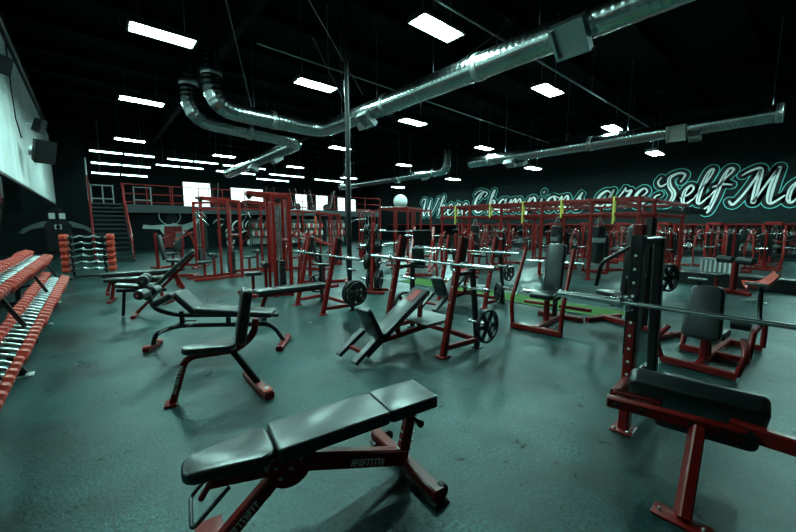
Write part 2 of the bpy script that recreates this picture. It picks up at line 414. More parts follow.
duct('air_duct', 'large shiny round metal duct that bends overhead and runs to the top right', fillet(A, .6, 5), .235,
     vents=[((5.75, 7.9, 4.28), (-.6, 0, -.8), .42), ((5.68, 2.6, 4.3), (-.7, 0, -.7), .5), ((5.98, 8.3, 4.3), (.6, 0, -.8), .36)],
     taps=[((2.62, 10.3, 5.35), (0, 0, 1)), ((5.85, 7.2, ZD), (0, 1, 0)), ((5.85, 4.4, ZD), (0, 1, 0)), ((4.2, 10.38, ZD), (1, 0, 0))])
A = [(2.35, 11.6, ZC), (2.35, 11.6, 4.45), (5.75, 11.85, 4.35), (5.75, 20.5, 4.2)]
duct('air_duct', 'smaller round metal duct that drops at the left and loops back under the large duct', fillet(A, .6, 5), .22,
     vents=[((5.7, 16.4, 4.02), (-.4, 0, -.9), .38), ((5.85, 14.2, 4.1), (.5, 0, -.8), .38)], taps=[((2.35, 11.6, 5.4), (0, 0, 1)), ((4.0, 11.73, 4.4), (1, 0, 0))])
duct('air_duct', 'long round metal duct high at the right, in front of the lettered wall', [(14.3, 11.1, ZD), (14.3, .72, ZD)], .24,
     vents=[((14.1, 3.0, 4.35), (-.95, 0, -.3), .48), ((14.2, 8.9, 4.2), (-.4, 0, -.9), .4), ((14.5, 8.5, 4.2), (.4, 0, -.9), .36), ((14.2, 2.55, 4.2), (-.4, 0, -.9), .3)],
     taps=[((14.3, 10.0, ZD), (0, 1, 0)), ((14.3, 5.6, ZD), (0, 1, 0)), ((14.3, .8, ZD), (0, 1, 0))])
duct('air_duct', 'far round metal duct running left from a short vertical stub above the first lettered word', fillet([(15.2, 13.4, 5.6), (15.2, 13.4, ZD), (15.2, 24.5, ZD)], .5, 5), .24,
     vents=[((15.0, 17.5, 4.35), (-.6, 0, -.8), .4), ((15.3, 15.2, 4.3), (.4, 0, -.9), .36)], taps=[((15.2, 14.4, ZD), (0, 1, 0))])

# sprinkler pipes, hanger rods, column
def one(name, label, cat, mb, m, smooth=38, group=None): return tag(mb.build(name, m, None, smooth), label, cat, group)
b = MB(); b.cyl((1.8, 4.85, 5.6), (19.0, 4.8, 5.6), .026, 8)
one('sprinkler_pipe', 'thin straight pipe under the roof crossing behind the large twin-tube lamp', 'pipe', b, STEEL)
b = MB(); b.cyl((3.4, 9.2, 5.9), (19.0, 9.6, 5.9), .022, 8)
one('sprinkler_pipe', 'thin pipe under the dark roof beyond the bend of the large duct', 'pipe', b, STEEL)
for x in (4.4, 8.3, 12.2, 16.2):
    b = MB(); b.cyl((x, 4.84, 5.6), (x, 4.84, ZC), .010, 6)
    one('pipe_hanger', 'thin rod holding the straight roof pipe behind the twin-tube lamp', 'rod', b, STEEL, group='roof pipe hangers')
b = MB(); b.cyl((XL + .1, YN + .1, 6.1), (XL + .1, 24, 6.1), .05, 10)
one('conduit', 'dark conduit along the top edge of the pale wall panel', 'pipe', b, BLK)
rods = [(5.85, 9.3), (5.85, 5.6), (5.85, 3.2), (5.85, 7.6), (3.7, 10.4), (14.3, 9.2), (14.3, 6.5), (14.3, 4.4), (14.3, .95), (15.2, 16.4), (5.75, 14)]
rb = MB(); rb.cyl((0, 0, 0), (0, 0, ZC - ZD - .2), .012, 6); r0 = None
for i, (x, y) in enumerate(rods):
    if r0 is None: r0 = one('hanger_rod', 'thin steel rod holding a round duct from the roof', 'rod', rb, STEEL, group='duct hanger rods'); r0.location = (x, y, ZD + .2)
    else: c = r0.copy(); C.objects.link(c); c.location = (x, y, ZD + .2)
b = MB()
for (p, q) in [((4.3, 8.3, 6.9), (5.7, 8.0, 4.9)), ((5.0, 9.6, 6.9), (5.85, 8.9, 4.72)), ((8.4, 5.2, 6.6), (6.0, 5.6, 4.7)), ((2.6, 9.0, 6.9), (3.6, 10.3, 4.7)), ((7.2, 4.4, 6.9), (6.0, 4.2, 4.7)), ((16.5, 7.0, 6.9), (14.4, 6.6, 4.72))]:
    s_ = MB(); s_.cyl(p, q, .012, 6); one('sway_brace', 'thin slanted wire bracing a round duct to the roof', 'wire', s_, STEEL, group='slanted duct braces')
b = MB(); b.cyl((0, 0, 0), (0, 0, ZC), .055, 14); b.lathe((0, 0, 0), (0, 0, 1), [(.14, 0), (.14, .02), (.06, .03)], 14)
o = one('column', 'slim dark steel column standing in the middle of the floor', 'column', b, BLK); o.location = (4.3, 6.62, 0)

# speakers on the left wall
def speaker(loc, rz, label, sc=1.0):
    t = thing('wall_speaker', label, 'speaker', loc, rz)
    m = MB(); m.rings([[(.0, -.13, -.24), (.0, .13, -.24), (0, .13, .24), (0, -.13, .24)], [(.26, -.2, -.27), (.26, .2, -.27), (.26, .2, .27), (.26, -.2, .27)]], MX.Rotation(R(18), 4, 'Y')); m.build('cabinet', SPK, t, 0)
    g = MB(); g.box((.27, 0, 0), (.012, .37, .51), bev=.004); g.v = [MX.Rotation(R(18), 4, 'Y') @ v for v in g.v]; g.build('grille', SPK, t, 0)
    k = MB(); k.box((-.13, 0, 0), (.28, .05, .05)); k.box((-.27, 0, 0), (.02, .14, .22)); k.build('bracket', STEEL, t, 0)
    t.scale = (sc, sc, sc); return t
speaker((XL + .24, 9.9, 4.42), R(-40), 'black loudspeaker high on the pale wall panel, cut by the left edge', .6)
speaker((XL + .40, 14.0, 3.55), R(-60), 'large black loudspeaker on the pale wall panel, nearer of the far pair', 1.15)
speaker((XL + .35, 14.2, 4.25), R(-20), 'black loudspeaker on the pale wall panel, farther of the far pair', .7)
b = MB(); b.tube([(XL + .06, 9.6, 4.45), (XL + .06, 9.62, 4.1)], .014, 6); b.box((XL + .08, 9.62, 4.02), (.07, .16, .14), bev=.01)
one('cable_box', 'small black box on a cable under the first wall speaker', 'box', b, BLK)
b = MB(); b.tube([(XL + .07, 13.3, 5.9), (XL + .07, 13.3, 4.9), (XL + .07, 13.5, 4.2), (XL + .1, 13.9, 3.8)], .016, 6)
one('speaker_cable', 'black cable hanging down the pale wall panel to the large speaker', 'cable', b, BLK)

# ------------------------------------------------------------------ lettering on the right wall
GL = {  # strokes of (x, y, thickness); x height 1, cap 1.7
 'W': (1.75, [[(-.1, 1.25, .05), (.05, 1.6, .07), (.3, 1.55, .12), (.28, .9, .2), (.3, .2, .2), (.42, 0, .1), (.62, .5, .05), (.85, 1.3, .06)], [(.85, 1.45, .14), (.8, .8, .2), (.85, .15, .18), (.98, 0, .1), (1.25, .5, .05), (1.5, 1.3, .08), (1.62, 1.6, .1), (1.45, 1.55, .05)]]),
 'h': (.8, [[(.0, .5, .04), (.3, 1.3, .05), (.36, 1.75, .08), (.22, 1.6, .14), (.14, .8, .18), (.08, 0, .14)], [(.1, .4, .05), (.35, .95, .08), (.52, .8, .16), (.46, .3, .17), (.55, .02, .08), (.78, .3, .04)]]),
 'e': (.62, [[(.0, .35, .04), (.3, .5, .05), (.46, .8, .07), (.3, 1.0, .08), (.12, .7, .16), (.14, .2, .17), (.32, 0, .09), (.62, .3, .04)]]),
 'r': (.62, [[(.0, .3, .04), (.2, .95, .07), (.22, 1.1, .1), (.3, .9, .07), (.48, .92, .12), (.4, .5, .17), (.4, .1, .12), (.6, .25, .04)]]),
 'C': (1.35, [[(.95, 1.3, .07), (1.1, 1.55, .09), (.85, 1.7, .08), (.45, 1.5, .14), (.2, .9, .22), (.28, .25, .2), (.6, 0, .1), (.95, .15, .06), (1.3, .5, .04)], [(.0, 1.5, .04), (.3, 1.8, .06), (.75, 1.75, .05), (.6, 1.35, .08), (.5, 1.1, .05)]]),
 'a': (.85, [[(.55, .85, .06), (.35, 1.0, .09), (.12, .7, .16), (.12, .2, .16), (.3, 0, .09), (.52, .4, .05), (.6, .95, .06)], [(.62, 1.0, .12), (.55, .4, .17), (.6, .05, .1), (.85, .3, .04)]]),
 'm': (1.3, [[(.0, .6, .04), (.15, .95, .08), (.18, .5, .16), (.14, 0, .14)], [(.16, .4, .05), (.4, .95, .08), (.52, .75, .15), (.48, 0, .14)], [(.5, .4, .05), (.74, .95, .08), (.88, .75, .15), (.84, .25, .16), (.95, .0, .08), (1.28, .3, .04)]]),
 'p': (.85, [[(.0, .4, .04), (.2, 1.0, .09), (.16, .3, .17), (.1, -.55, .14), (.0, -.4, .05)], [(.16, .5, .05), (.4, 1.0, .09), (.6, .7, .16), (.5, .2, .14), (.25, .02, .07), (.85, .25, .04)]]),
 'i': (.45, [[(.0, .3, .04), (.16, .9, .1), (.14, .4, .17), (.2, .02, .1), (.45, .3, .04)], [(.2, 1.3, .14), (.22, 1.36, .14)]]),
 'o': (.8, [[(.4, 1.0, .08), (.14, .75, .16), (.14, .25, .17), (.36, 0, .09), (.58, .3, .13), (.58, .75, .12), (.4, 1.0, .08), (.8, .85, .04)]]),
 'n': (.92, [[(.0, .6, .04), (.15, .95, .08), (.18, .5, .16), (.14, 0, .14)], [(.16, .4, .05), (.42, .95, .08), (.56, .75, .15), (.5, .25, .16), (.6, .0, .08), (.9, .3, .04)]]),
 's': (.68, [[(.0, .3, .04), (.25, .9, .06), (.38, 1.1, .09), (.3, .75, .14), (.48, .4, .17), (.4, .05, .12), (.15, .02, .07), (.05, .2, .06)], [(.4, .05, .06), (.68, .3, .04)]]),
 'S': (1.25, [[(1.05, 1.25, .06), (1.15, 1.6, .09), (.85, 1.72, .1), (.5, 1.5, .16), (.6, 1.05, .2), (.9, .6, .22), (.85, .15, .18), (.5, -.02, .1), (.15, .1, .08), (.05, .45, .07), (.25, .6, .05)], [(.1, 1.55, .04), (.0, 1.3, .07), (.2, 1.05, .08), (.5, 1.25, .05)]]),
 'l': (.58, [[(.0, .35, .04), (.35, 1.3, .05), (.42, 1.75, .08), (.26, 1.65, .14), (.16, .9, .19), (.18, .15, .16), (.32, 0, .08), (.58, .35, .04)]]),
 'f': (.8, [[(.0, .3, .04), (.4, 1.2, .05), (.62, 1.65, .09), (.42, 1.7, .1), (.3, 1.1, .18), (.24, .2, .2), (.12, -.45, .12), (-.05, -.35, .07), (.2, -.05, .05)], [(.05, .85, .07), (.4, .95, .08), (.72, .9, .06)]]),
 'M': (2.1, [[(-.1, .15, .1), (.1, .0, .1), (.4, .5, .08), (.7, 1.3, .08), (.78, 1.65, .1)], [(.1, 1.45, .04), (.4, 1.65, .07), (.8, 1.68, .14), (.85, .9, .22), (.9, .1, .2)], [(.92, .1, .06), (1.15, .8, .07), (1.45, 1.6, .1)], [(1.5, 1.68, .14), (1.45, .9, .23), (1.5, .2, .2), (1.66, .0, .1), (2.05, .35, .04)]]),
 'd': (.85, [[(.55, .85, .06), (.35, 1.0, .09), (.12, .7, .16), (.12, .2, .16), (.3, 0, .09), (.55, .5, .05), (.75, 1.7, .07)], [(.75, 1.72, .12), (.6, .8, .17), (.58, .15, .14), (.85, .3, .04)]]),
}
def spline(P, n=7):
    out = []
    for i in range(len(P) - 1):
        p = [V(P[max(0, i - 1)]), V(P[i]), V(P[i + 1]), V(P[min(len(P) - 1, i + 2)])]
        for k in range(n):
            t = k / n; out.append(.5 * ((2 * p[1]) + (-p[0] + p[2]) * t + (2 * p[0] - 5 * p[1] + 4 * p[2] - p[3]) * t * t + (-p[0] + 3 * p[1] - 3 * p[2] + p[3]) * t ** 3))
    out.append(V(P[-1])); return out
def ribbon(mb, pts, extra, x0, th):
    """brush stroke in the wall plane: u runs toward -Y, height is z"""
    for (u, z, t) in (pts[0], pts[-1]):
        mb.lathe((x0 + th, -u, z), (-1, 0, 0), [(t / 2 + extra, 0), (t / 2 + extra, th)], 12)
    rs = []
    for i, (u, z, t) in enumerate(pts):
        a = pts[max(0, i - 1)]; c = pts[min(len(pts) - 1, i + 1)]
        d = V((c[0] - a[0], c[1] - a[1])); d = d.normalized() if d.length > 1e-6 else V((1, 0)); nx, nz = -d.y, d.x; r = t / 2 + extra
        p = [(u + nx * r, z + nz * r), (u - nx * r, z - nz * r)]
        rs.append([(x0, -p[0][0], p[0][1]), (x0, -p[1][0], p[1][1]), (x0 + th, -p[1][0], p[1][1]), (x0 + th, -p[0][0], p[0][1])])
    mb.rings(rs)
def wall_y(px):
    q = gpt(px, 100, 3.0) - EYE; return q.y * (XR / q.x)
words = [('Where', 421, 470, 2.30), ('Champions', 474, 590, 2.42), ('are', 600, 655, 2.52), ('Self', 660, 738, 2.52), ('Made', 742, 888, 2.42)]
LS = .87
sign = thing('wall_lettering', 'huge white script lettering outlined in cyan high on the dark right wall', 'lettering', (XR, 12, 0))
for wd, pa, pb, zb in words:
    ya, yb = wall_y(pa), wall_y(pb) if pb < 800 else wall_y(742) - 3.4
    tot = sum(GL[c][0] for c in wd); sx = (ya - yb) / tot; x = 0
    for c in wd:
        wd_, strokes = GL[c]
        for layer, (ex, xo, th, m) in enumerate([(.175, .008, .008, LETC), (.145, .014, .014, LETK), (.0, .022, .022, LETW)]):
            mb = MB()
            for s_ in strokes:
                P = [(12 - ya + (x + px_ + .18 * py_ * (1 if py_ > 0 else .6)) * sx, zb + py_ * LS, t_ * .80 + .02) for px_, py_, t_ in spline(s_)]
                ribbon(mb, P, ex, -xo - layer * .001, th)
            if layer == 0: g = mb
            elif layer == 1: g2 = mb
            else:
                lo = mb.build('letter', m, sign, 0)
                g.build('outline', LETC, lo, 0); g2.build('black_band', LETK, lo, 0)  # black paint surround between white letter and cyan outline
                if wd in ('Self', 'Made'):
                    il = MB()
                    for s_ in strokes:
                        P = [(12 - ya + (x + px_ + .18 * py_ * (1 if py_ > 0 else .6)) * sx, zb + py_ * LS, .022) for px_, py_, t_ in spline(s_) if t_ > .145]
                        if len(P) > 4: ribbon(il, P, 0, -.036, .012)
                    if il.v: il.build('inline_stroke', LETK, lo, 0)
        x += wd_

# ------------------------------------------------------------------ loft, staircase
deck = thing('loft_deck', 'dark raised loft floor with a painted fascia at the back of the hall', 'loft', (1.3, 21.7, 0))
b = MB(); b.box((7.85, 4.15, 2.42), (15.7, 8.25, .16)); b.build('deck_slab', TREAD, deck, 0)
b = MB(); b.box((7.85, 0, 2.3), (15.7, .08, .4), bev=.01); b.build('fascia', DECKM, deck, 0)
for x in (3.5, 8.0, 12.6, 15.5):
    b = MB(); b.box((x, .1, 1.05), (.14, .14, 2.1)); b.build('support_post', BLK, deck, 0)
stair = thing('staircase', 'dark open staircase with red handrails climbing to the loft', 'staircase', (.08, 18.2, 0))
N = 13
for i in range(N):
    b = MB(); b.box((.6, .15 + i * .27, (i + 1) * 2.5 / N - .02), (1.15, .25, .045), bev=.006); b.box((.6, .03 + i * .27, (i + 1) * 2.5 / N), (1.15, .02, .03)); b.build('tread', STEEL if i % 1 else TREAD, stair, 0)
for x in (0, 1.2):
    b = MB(); b.beam([(x, -.05, 0), (x, N * .27 + .05, 2.5)], .04, .22); b.build('stringer', BLK, stair, 0)
    b = MB(); b.beam(fillet([(x, -.02, .0), (x, -.02, 1.0), (x, N * .27, 3.5)], .08) if x else [(x, -.02, .0), (x, -.02, 1.0), (x, N * .27, 3.5)], .05, .05, up=(1, 0, 0))
    if x: b.beam([(x, .0, .5), (x, N * .27, 3.0)], .035, .035, up=(1, 0, 0))
    for i in range(1, 5): b.beam([(x, i * .8, i * .8 * 2.5 / 3.51 + .1), (x, i * .8, i * .8 * 2.5 / 3.51 + 1.0)], .035, .035, up=(1, 0, 0))
    b.build('handrail', RED, stair, 0)
b = MB(); b.beam([(-.03, .05, .2), (-.03, .05, 3.4)], .05, .05, up=(1, 0, 0)); b.build('newel_post', RED, stair, 0)
rail = thing('railing', 'red metal railing along the front edge of the loft', 'railing', (1.35, 21.72, 2.5))
for x in [0, .9, 1.9, 2.0, 3.2, 4.4, 5.6, 6.8, 8.0, 9.2, 10.4, 11.6, 12.8, 14.2, 15.6]:
    b = MB(); b.beam([(x, 0, 0), (x, 0, 1.0)], .045, .045, up=(1, 0, 0)); b.build('post', RED, rail, 0)
for z in (.97, .52, .12):
    b = MB(); b.beam([(0, 0, z), (15.6, 0, z)], .04, .04); b.build('rail', RED, rail, 0)
b = MB()
for x in (-.1, .32, .7, 1.5, 2.2): b.box((x, 0, .45), (.05, .04, .9))
for x0, x1 in ((-.1, .7), (1.5, 2.2)):
    for z in (.24, .86): b.box(((x0 + x1) / 2, 0, z), (x1 - x0, .04, .045))
tag(b.build('mesh_gate', GREY, None, 0), 'pale grey framed gate at the top of the staircase', 'gate').location = (.25, 22.0, 2.5)
b = MB(); b.beam([(0, 0, 0), (0, 0, 1.9)], .06, .06, up=(1, 0, 0)); tag(b.build('gate_post', STEEL, None, 0), 'pale grey upright post at the top left of the staircase', 'post').location = (.05, 21.5, 2.6)
for o in list(C.objects):
    if o.type == 'EMPTY' and o.get('category') == 'ceiling light': fit_hangers(o, ZC)
# hidden lamps added under the loft floor to brighten murals and shelves
u0 = None
for i, (x, y) in enumerate([(3.2, 24.2), (7.6, 24.2), (11.6, 22.3), (14.6, 22.3)]):
    if u0 is None:
        u0 = thing('strip_light', '', 'ceiling light'); h = MB(); h.box((0, 0, .03), (2.4, .2, .06), bev=.01); h.build('housing', HOUSE, u0, 0)
        d = MB(); d.box((0, 0, -.006), (2.3, .14, .012)); d.build('diffuser', TUBE3, u0, 0); o = u0
    else: o = copy_tree(u0)
    o.location = (x, y, 2.28); o['label'] = 'added flat strip light hidden under the loft floor, %s' % ['over the red shirt mural', 'over the graffiti', 'over the left shelves', 'over the right shelves'][i]; o['group'] = 'added strip lights under the loft'
# daylight windows at the back of the loft
k = 1
for (x, wd_, z0, z1) in [(6.2, 1.8, 2.6, 4.6), (9.8, 2.5, 3.3, 4.4), (14.4, 1.2, 2.6, 4.2), (16.5, 1.2, 2.6, 4.2), (18.6, .8, 2.6, 4.1), (19.8, .9, 2.6, 4.0)]:
    b = MB(); b.box((x, YB - .03, (z0 + z1) / 2), (wd_, .03, z1 - z0)); struct('window_%d' % k, b, WINL)
    b = MB()
    for sx in (-1, 1): b.box((x + sx * (wd_ / 2 + .03), YB - .05, (z0 + z1) / 2), (.07, .08, z1 - z0 + .12))
    for z in (z0 - .03, z1 + .03): b.box((x, YB - .05, z), (wd_, .08, .07))
    struct('trim_window_%d' % k, b, DECKM); k += 1

# ------------------------------------------------------------------ painted murals at the back
def flat(mb, pts, x0, y0, z0, s=1.0, th=.012, off=0.0):
    """closed outline painted on the wall that faces the camera"""
    f = [(x0 + p[0] * s, y0 - off, z0 + p[1] * s) for p in pts]; g = [(a, b_ - th, c) for a, b_, c in f]
    mb.rings([f, g])
def blob(cx, cz, rx, rz, n=14, a0=0): return [(cx + rx * math.cos(2 * PI * i / n + a0), cz + rz * math.sin(2 * PI * i / n + a0)) for i in range(n)]
def strong(name, label, x, y, z, s, shirt, cut=None):
    t = thing(name, label, 'mural', (x, y, z))
    m = MB(); flat(m, [(-1.35, .12), (-1.3, .32), (-.95, .28), (-.5, .32), (0, .36), (.5, .32), (.9, .46), (1.2, .66), (1.33, .62), (1.3, .5), (1.0, .2), (.6, 0), (.5, -.2), (-.45, -.2), (-.6, .08), (-1.0, .1)] if cut is None else
         [(0.1, -.1), (.1, .22), (.5, .3), (.95, .12), (1.3, -.1), (1.42, -.3), (1.3, -.34), (1.0, -.12), (.5, .0)], 0, 0, 0, s); m.build('arms', SKINW if cut is None else mat('mural_dim_paint', (.17, .21, .2), .7), t, 0)
    b_ = MB()
    flat(b_, [(-.4, .24), (.42, .24), (.5, -.9), (-.46, -.9)] if cut is None else [(0, .36), (.3, .36), (.52, .1), (.42, -1.3), (0, -1.3)], 0, 0, 0, s, off=.013); b_.build('shirt', shirt, t, 0)
    h = MB()
    flat(h, blob(-.02, .66, .27, .3), 0, 0, 0, s) if cut is None else flat(h, [(0, .4), (.28, .4), (.3, .75), (.18, .98), (0, 1.02)], 0, 0, 0, s); h.build('head', MBLK, t, 0)
    k_ = MB()
    if cut is None:
        ring = blob(0, 0, .52, .5, 20); inn = blob(0, 0, .47, .45, 20)
        for i in range(20):
            j = (i + 1) % 20
            if i in (14, 15): continue
            flat(k_, [ring[i], ring[j], inn[j], inn[i]], -.1 * s, 0, .78 * s, s)
        flat(k_, [(-.05, .42), (.2, .38), (.18, .3), (0, .34)], 0, 0, 0, s, off=.03)
        k_.build('ring', SKINW, t, 0)
    else:
        flat(k_, [(.06, .42), (.3, .42), (.3, .72), (.06, .72)], 0, 0, 0, s, off=.02); flat(k_, [(.02, -.12), (.12, -.12), (.12, .12), (.02, .12), (.02, .08), (.07, .08), (.07, -.08), (.02, -.08)], 0, 0, 0, s, off=.03)
        k_.build('white_patch', LETW, t, 0)
    return t
strong('wall_mural', 'painted mural of a person in a red shirt with arms stretched wide', 3.9, 25.98, 1.15, 1.15, MRED)
strong('wall_mural', 'painted mural of a person in black in the far left corner beside the mirror', XL + .04, 25.98, 1.4, 1.0, MBLK, cut=1)
gm = thing('graffiti_mural', 'white and black graffiti shapes on the back wall under the loft', 'mural', (8.2, 25.98, .9))
rg = random.Random(3)
for k in range(3):
    m = MB()
    for i in range(12):
        cx, cz = rg.uniform(-1.7, 1.7), rg.uniform(-.7, .75); a = rg.uniform(0, PI); L_ = rg.uniform(.18, .5)
        P = [(cx + L_ * math.cos(a + t * 1.9), cz + L_ * math.sin(a + t * 1.9)) for t in [i_ / 7 for i_ in range(8)]]
        Q = [(cx + (L_ - .09 * math.sin(PI * i_ / 7) - .02) * math.cos(a + 1.9 * i_ / 7), cz + (L_ - .09 * math.sin(PI * i_ / 7) - .02) * math.sin(a + 1.9 * i_ / 7)) for i_ in range(8)]
        flat(m, P + Q[::-1], 0, 0, 0, 1, off=.002 * i + .02 * k)
    m.build('swirl_shapes', [LETW, SKINW, MRED][k], gm, 0)
# ================================================================== equipment builders
def P_(parent, name, m, mb, smooth=38, label=None):
    o = mb.build(name, m, parent, smooth)
    if label: o['label'] = label
    return o
def marks(parent, c, u, v, n, w_, h, m=None, name='lettering', seed=1):
    """row of small white stencilled characters on a tube: c start, u along, v up"""
    rg = random.Random(seed); mb = MB(); c = V(c); u = V(u).normalized(); v = V(v).normalized(); nn = u.cross(v)
    for i in range(n):
        o = c + u * (i * w_ * 1.35)
        k = rg.randrange(4)
        segs = [[(0, 0, .3, 1), (0, .8, 1, 1), (0, .4, .8, .58), (0, 0, 1, .2)][:3 + (k % 2)], [(0, 0, .3, 1), (.7, 0, 1, 1), (0, .4, 1, .6)], [(0, 0, .3, 1), (0, 0, 1, .2), (.7, 0, 1, 1), (0, .8, 1, 1)], [(0, .8, 1, 1), (.35, 0, .65, 1)]][k]
        for x0, y0, x1, y1 in segs:
            q = [o + u * x * w_ + v * y * h + nn * .0015 for x, y in ((x0, y0), (x1, y0), (x1, y1), (x0, y1))]
            mb.rings([q, [p - nn * .003 for p in q]])
    return P_(parent, name, m or WHITE, mb, 0)
def ringlathe(mb, c, axis, prof, seg=28):
    M = MX.Translation(V(c)) @ rot_to(axis); n = seg
    rs = [[(r * math.cos(2 * PI * i / n), r * math.sin(2 * PI * i / n), h) for i in range(n)] for r, h in prof]; rs.append(rs[0]); mb.rings(rs, M, cap=False)
def plate_mesh(r=.225, t=.045, seg=28):
    """cast iron plate in the local yz plane, hub on x"""
    m = MB(); ax = (0, 1, 0)
    ringlathe(m, (0, 0, 0), ax, [(r * .86, -t / 2), (r - .004, -t / 2), (r, -t / 2 + .004), (r, t / 2 - .004), (r - .004, t / 2), (r * .86, t / 2)], seg)
    ringlathe(m, (0, 0, 0), ax, [(.026, -t / 2), (r * .30, -t / 2), (r * .34, -t / 4), (r * .34, t / 4), (r * .30, t / 2), (.026, t / 2)], seg)
    for k in range(6):
        a = 2 * PI * k / 6; c_, s_ = math.cos(a), math.sin(a); m.box((c_ * r * .6, 0, s_ * r * .6), (r * .62, t * .5, r * .26), rot=(0, -a, 0), bev=.004)
    return m
plate_cache = {}
def plate(loc, label, group, r=.225, t=.045, rz=0, roll=0):
    key = (r, t)
    if key not in plate_cache:
        o = plate_mesh(r, t).build('weight_plate', IRON, None); plate_cache[key] = o
    else: o = plate_cache[key].copy(); C.objects.link(o)
    o.location = loc; o.rotation_euler = (0, roll, rz); tag(o, label, 'weight plate', group); return o
def barbell(loc, rz, label, L=2.15, group=None, ang=0, pitch=0):
    """along local y"""
    t = thing('barbell', label, 'barbell', loc, rz, group); t.rotation_euler = (pitch, 0, rz)
    s = MB(); s.cyl((0, -L / 2 + .42, 0), (0, L / 2 - .42, 0), .0145, 12); P_(t, 'shaft', CHROME, s)
    for k in (-1, 1):
        m = MB(); m.cyl((0, k * (L / 2 - .42), 0), (0, k * L / 2, 0), .025, 14, .003); m.cyl((0, k * (L / 2 - .43), 0), (0, k * (L / 2 - .405), 0), .04, 16, .003); P_(t, 'sleeve', CHROME, m)
    return t
def foot_plate(mb, c, sx=.12, sy=.12): mb.box((c[0], c[1], .006), (sx, sy, .012), bev=.002)
def bolts(parent, pts, axis, r=.012, h=.012, m=None):
    for p in pts:
        b = MB(); b.lathe(p, axis, [(r, 0), (r, h), (r * .6, h * 1.4)], 6); P_(parent, 'bolt', m or STEEL, b, 0)

# ---------------------------------------------------------------- A: adjustable bench in the foreground
def adjustable_bench():
    t = thing('adjustable_bench', 'black padded flat adjustable bench on a red frame, nearest in the foreground centre', 'bench', (.225, 1.70, 0), R(-9.35))
    s = MB(); M = MX.Translation((.185, 0, .402)) @ MX.Rotation(R(-2), 4, 'Y'); s.pad(.38, .17, .058, .07, .018, M, W2=.28); so = P_(t, 'seat', VINYL, s)
    b = MB(); M = MX.Translation((.68, 0, .41)) @ MX.Rotation(R(-1.5), 4, 'Y'); b.pad(.60, .28, .07, .025, .016, M); bo = P_(t, 'backrest', VINYL, b)
    h = MB(); M = MX.Translation((1.143, 0, .4222)) @ MX.Rotation(R(-1.5), 4, 'Y'); h.pad(.325, .28, .07, .025, .012, M); P_(t, 'head_pad', VINYL, h)
    k = MB(); k.box((.86, 0, .402), (.86, .1, .024), rot=(0, R(-1.5), 0), bev=.004); k.box((.86, 0, .375), (.8, .055, .04), rot=(0, R(-1.5), 0), bev=.004); k.box((.2, 0, .385), (.26, .1, .02), bev=.004); P_(t, 'pad_support', RED, k)
    f = MB(); f.beam([(.50, 0, .30), (1.14, 0, .09)], .06, .10); f.beam([(.1, 0, .35), (.47, 0, .29)], .05, .07); P_(t, 'spine', RED, f)
    marks(t, (.78, -.0315, .175), (.64, 0, -.21), (.3, 0, 1), 9, .018, .04)
    f = MB(); f.beam([(.44, 0, .30), (.10, 0, .0)], .056, .075); f.box((.09, 0, .012), (.12, .36, .024), bev=.004); P_(t, 'front_leg', RED, f)
    marks(t, (.165, -.0325, .035), (.28, 0, .247), (-.6, 0, .8), 9, .016, .035, seed=4)
    for sy in (-1, 1):
        g = MB(); g.lathe((.45, sy * .040, .31), (0, sy, 0), [(.105, 0), (.108, .003), (.108, .009), (.105, .012)], 28); P_(t, 'pivot_plate', RED, g)
        g = MB(); g.box((.40, sy * .045, .375), (.16, .008, .05), rot=(0, R(-40), 0), bev=.003); P_(t, 'link_plate', STEEL, g)
    bolts(t, [(.45, -.053, .31), (.50, -.053, .345), (.40, -.053, .275), (.38, -.053, .34)], (0, -1, 0), .011)
    r = MB(); r.beam([(1.14, .36, .05), (1.17, -.33, .05)], .075, .06); P_(t, 'rear_base', RED, r)
    for sy in (-1, 1): r = MB(); r.box((1.155 - sy * .01, sy * .325, .008), (.10, .07, .016), bev=.003); P_(t, 'base_pad', BLK, r)
    for sy in (-1, 1):
        wv = MB(); wv.cyl((1.20, sy * .30 - .02, .045), (1.20, sy * .30 + .02, .045), .04, 18, .006); P_(t, 'wheel', RUBBER, wv)
    u = MB(); u.beam([(1.13, 0, .08), (1.2, 0, .395)], .05, .07, up=(1, 0, 0)); P_(t, 'rear_post', RED, u)
    kn = MB(); kn.cyl((1.2, -.03, .33), (1.2, -.085, .33), .014, 12); kn.lathe((1.2, -.085, .33), (0, -1, 0), [(.012, 0), (.022, .008), (.022, .022), (.012, .03)], 14); P_(t, 'adjuster_knob', BLK, kn)
    kn = MB()
    for i in range(5): kn.box((1.145 + i * .014, 0, .14 + i * .05), (.09, .03, .012), rot=(0, R(15), 0), bev=.002)
    P_(t, 'adjuster_ladder', STEEL, kn)
    lp = MB(); lp.tube(fillet([(.16, .09, .37), (.02, .09, .235), (.02, -.11, .225), (.17, -.11, .36)], .03), .0095, 8); P_(t, 'foot_loop', BLK, lp)
    lp = MB(); lp.cyl((.12, 0, .36), (.06, 0, .27), .014, 10); P_(t, 'loop_stem', RED, lp)
    return t
adjustable_bench()

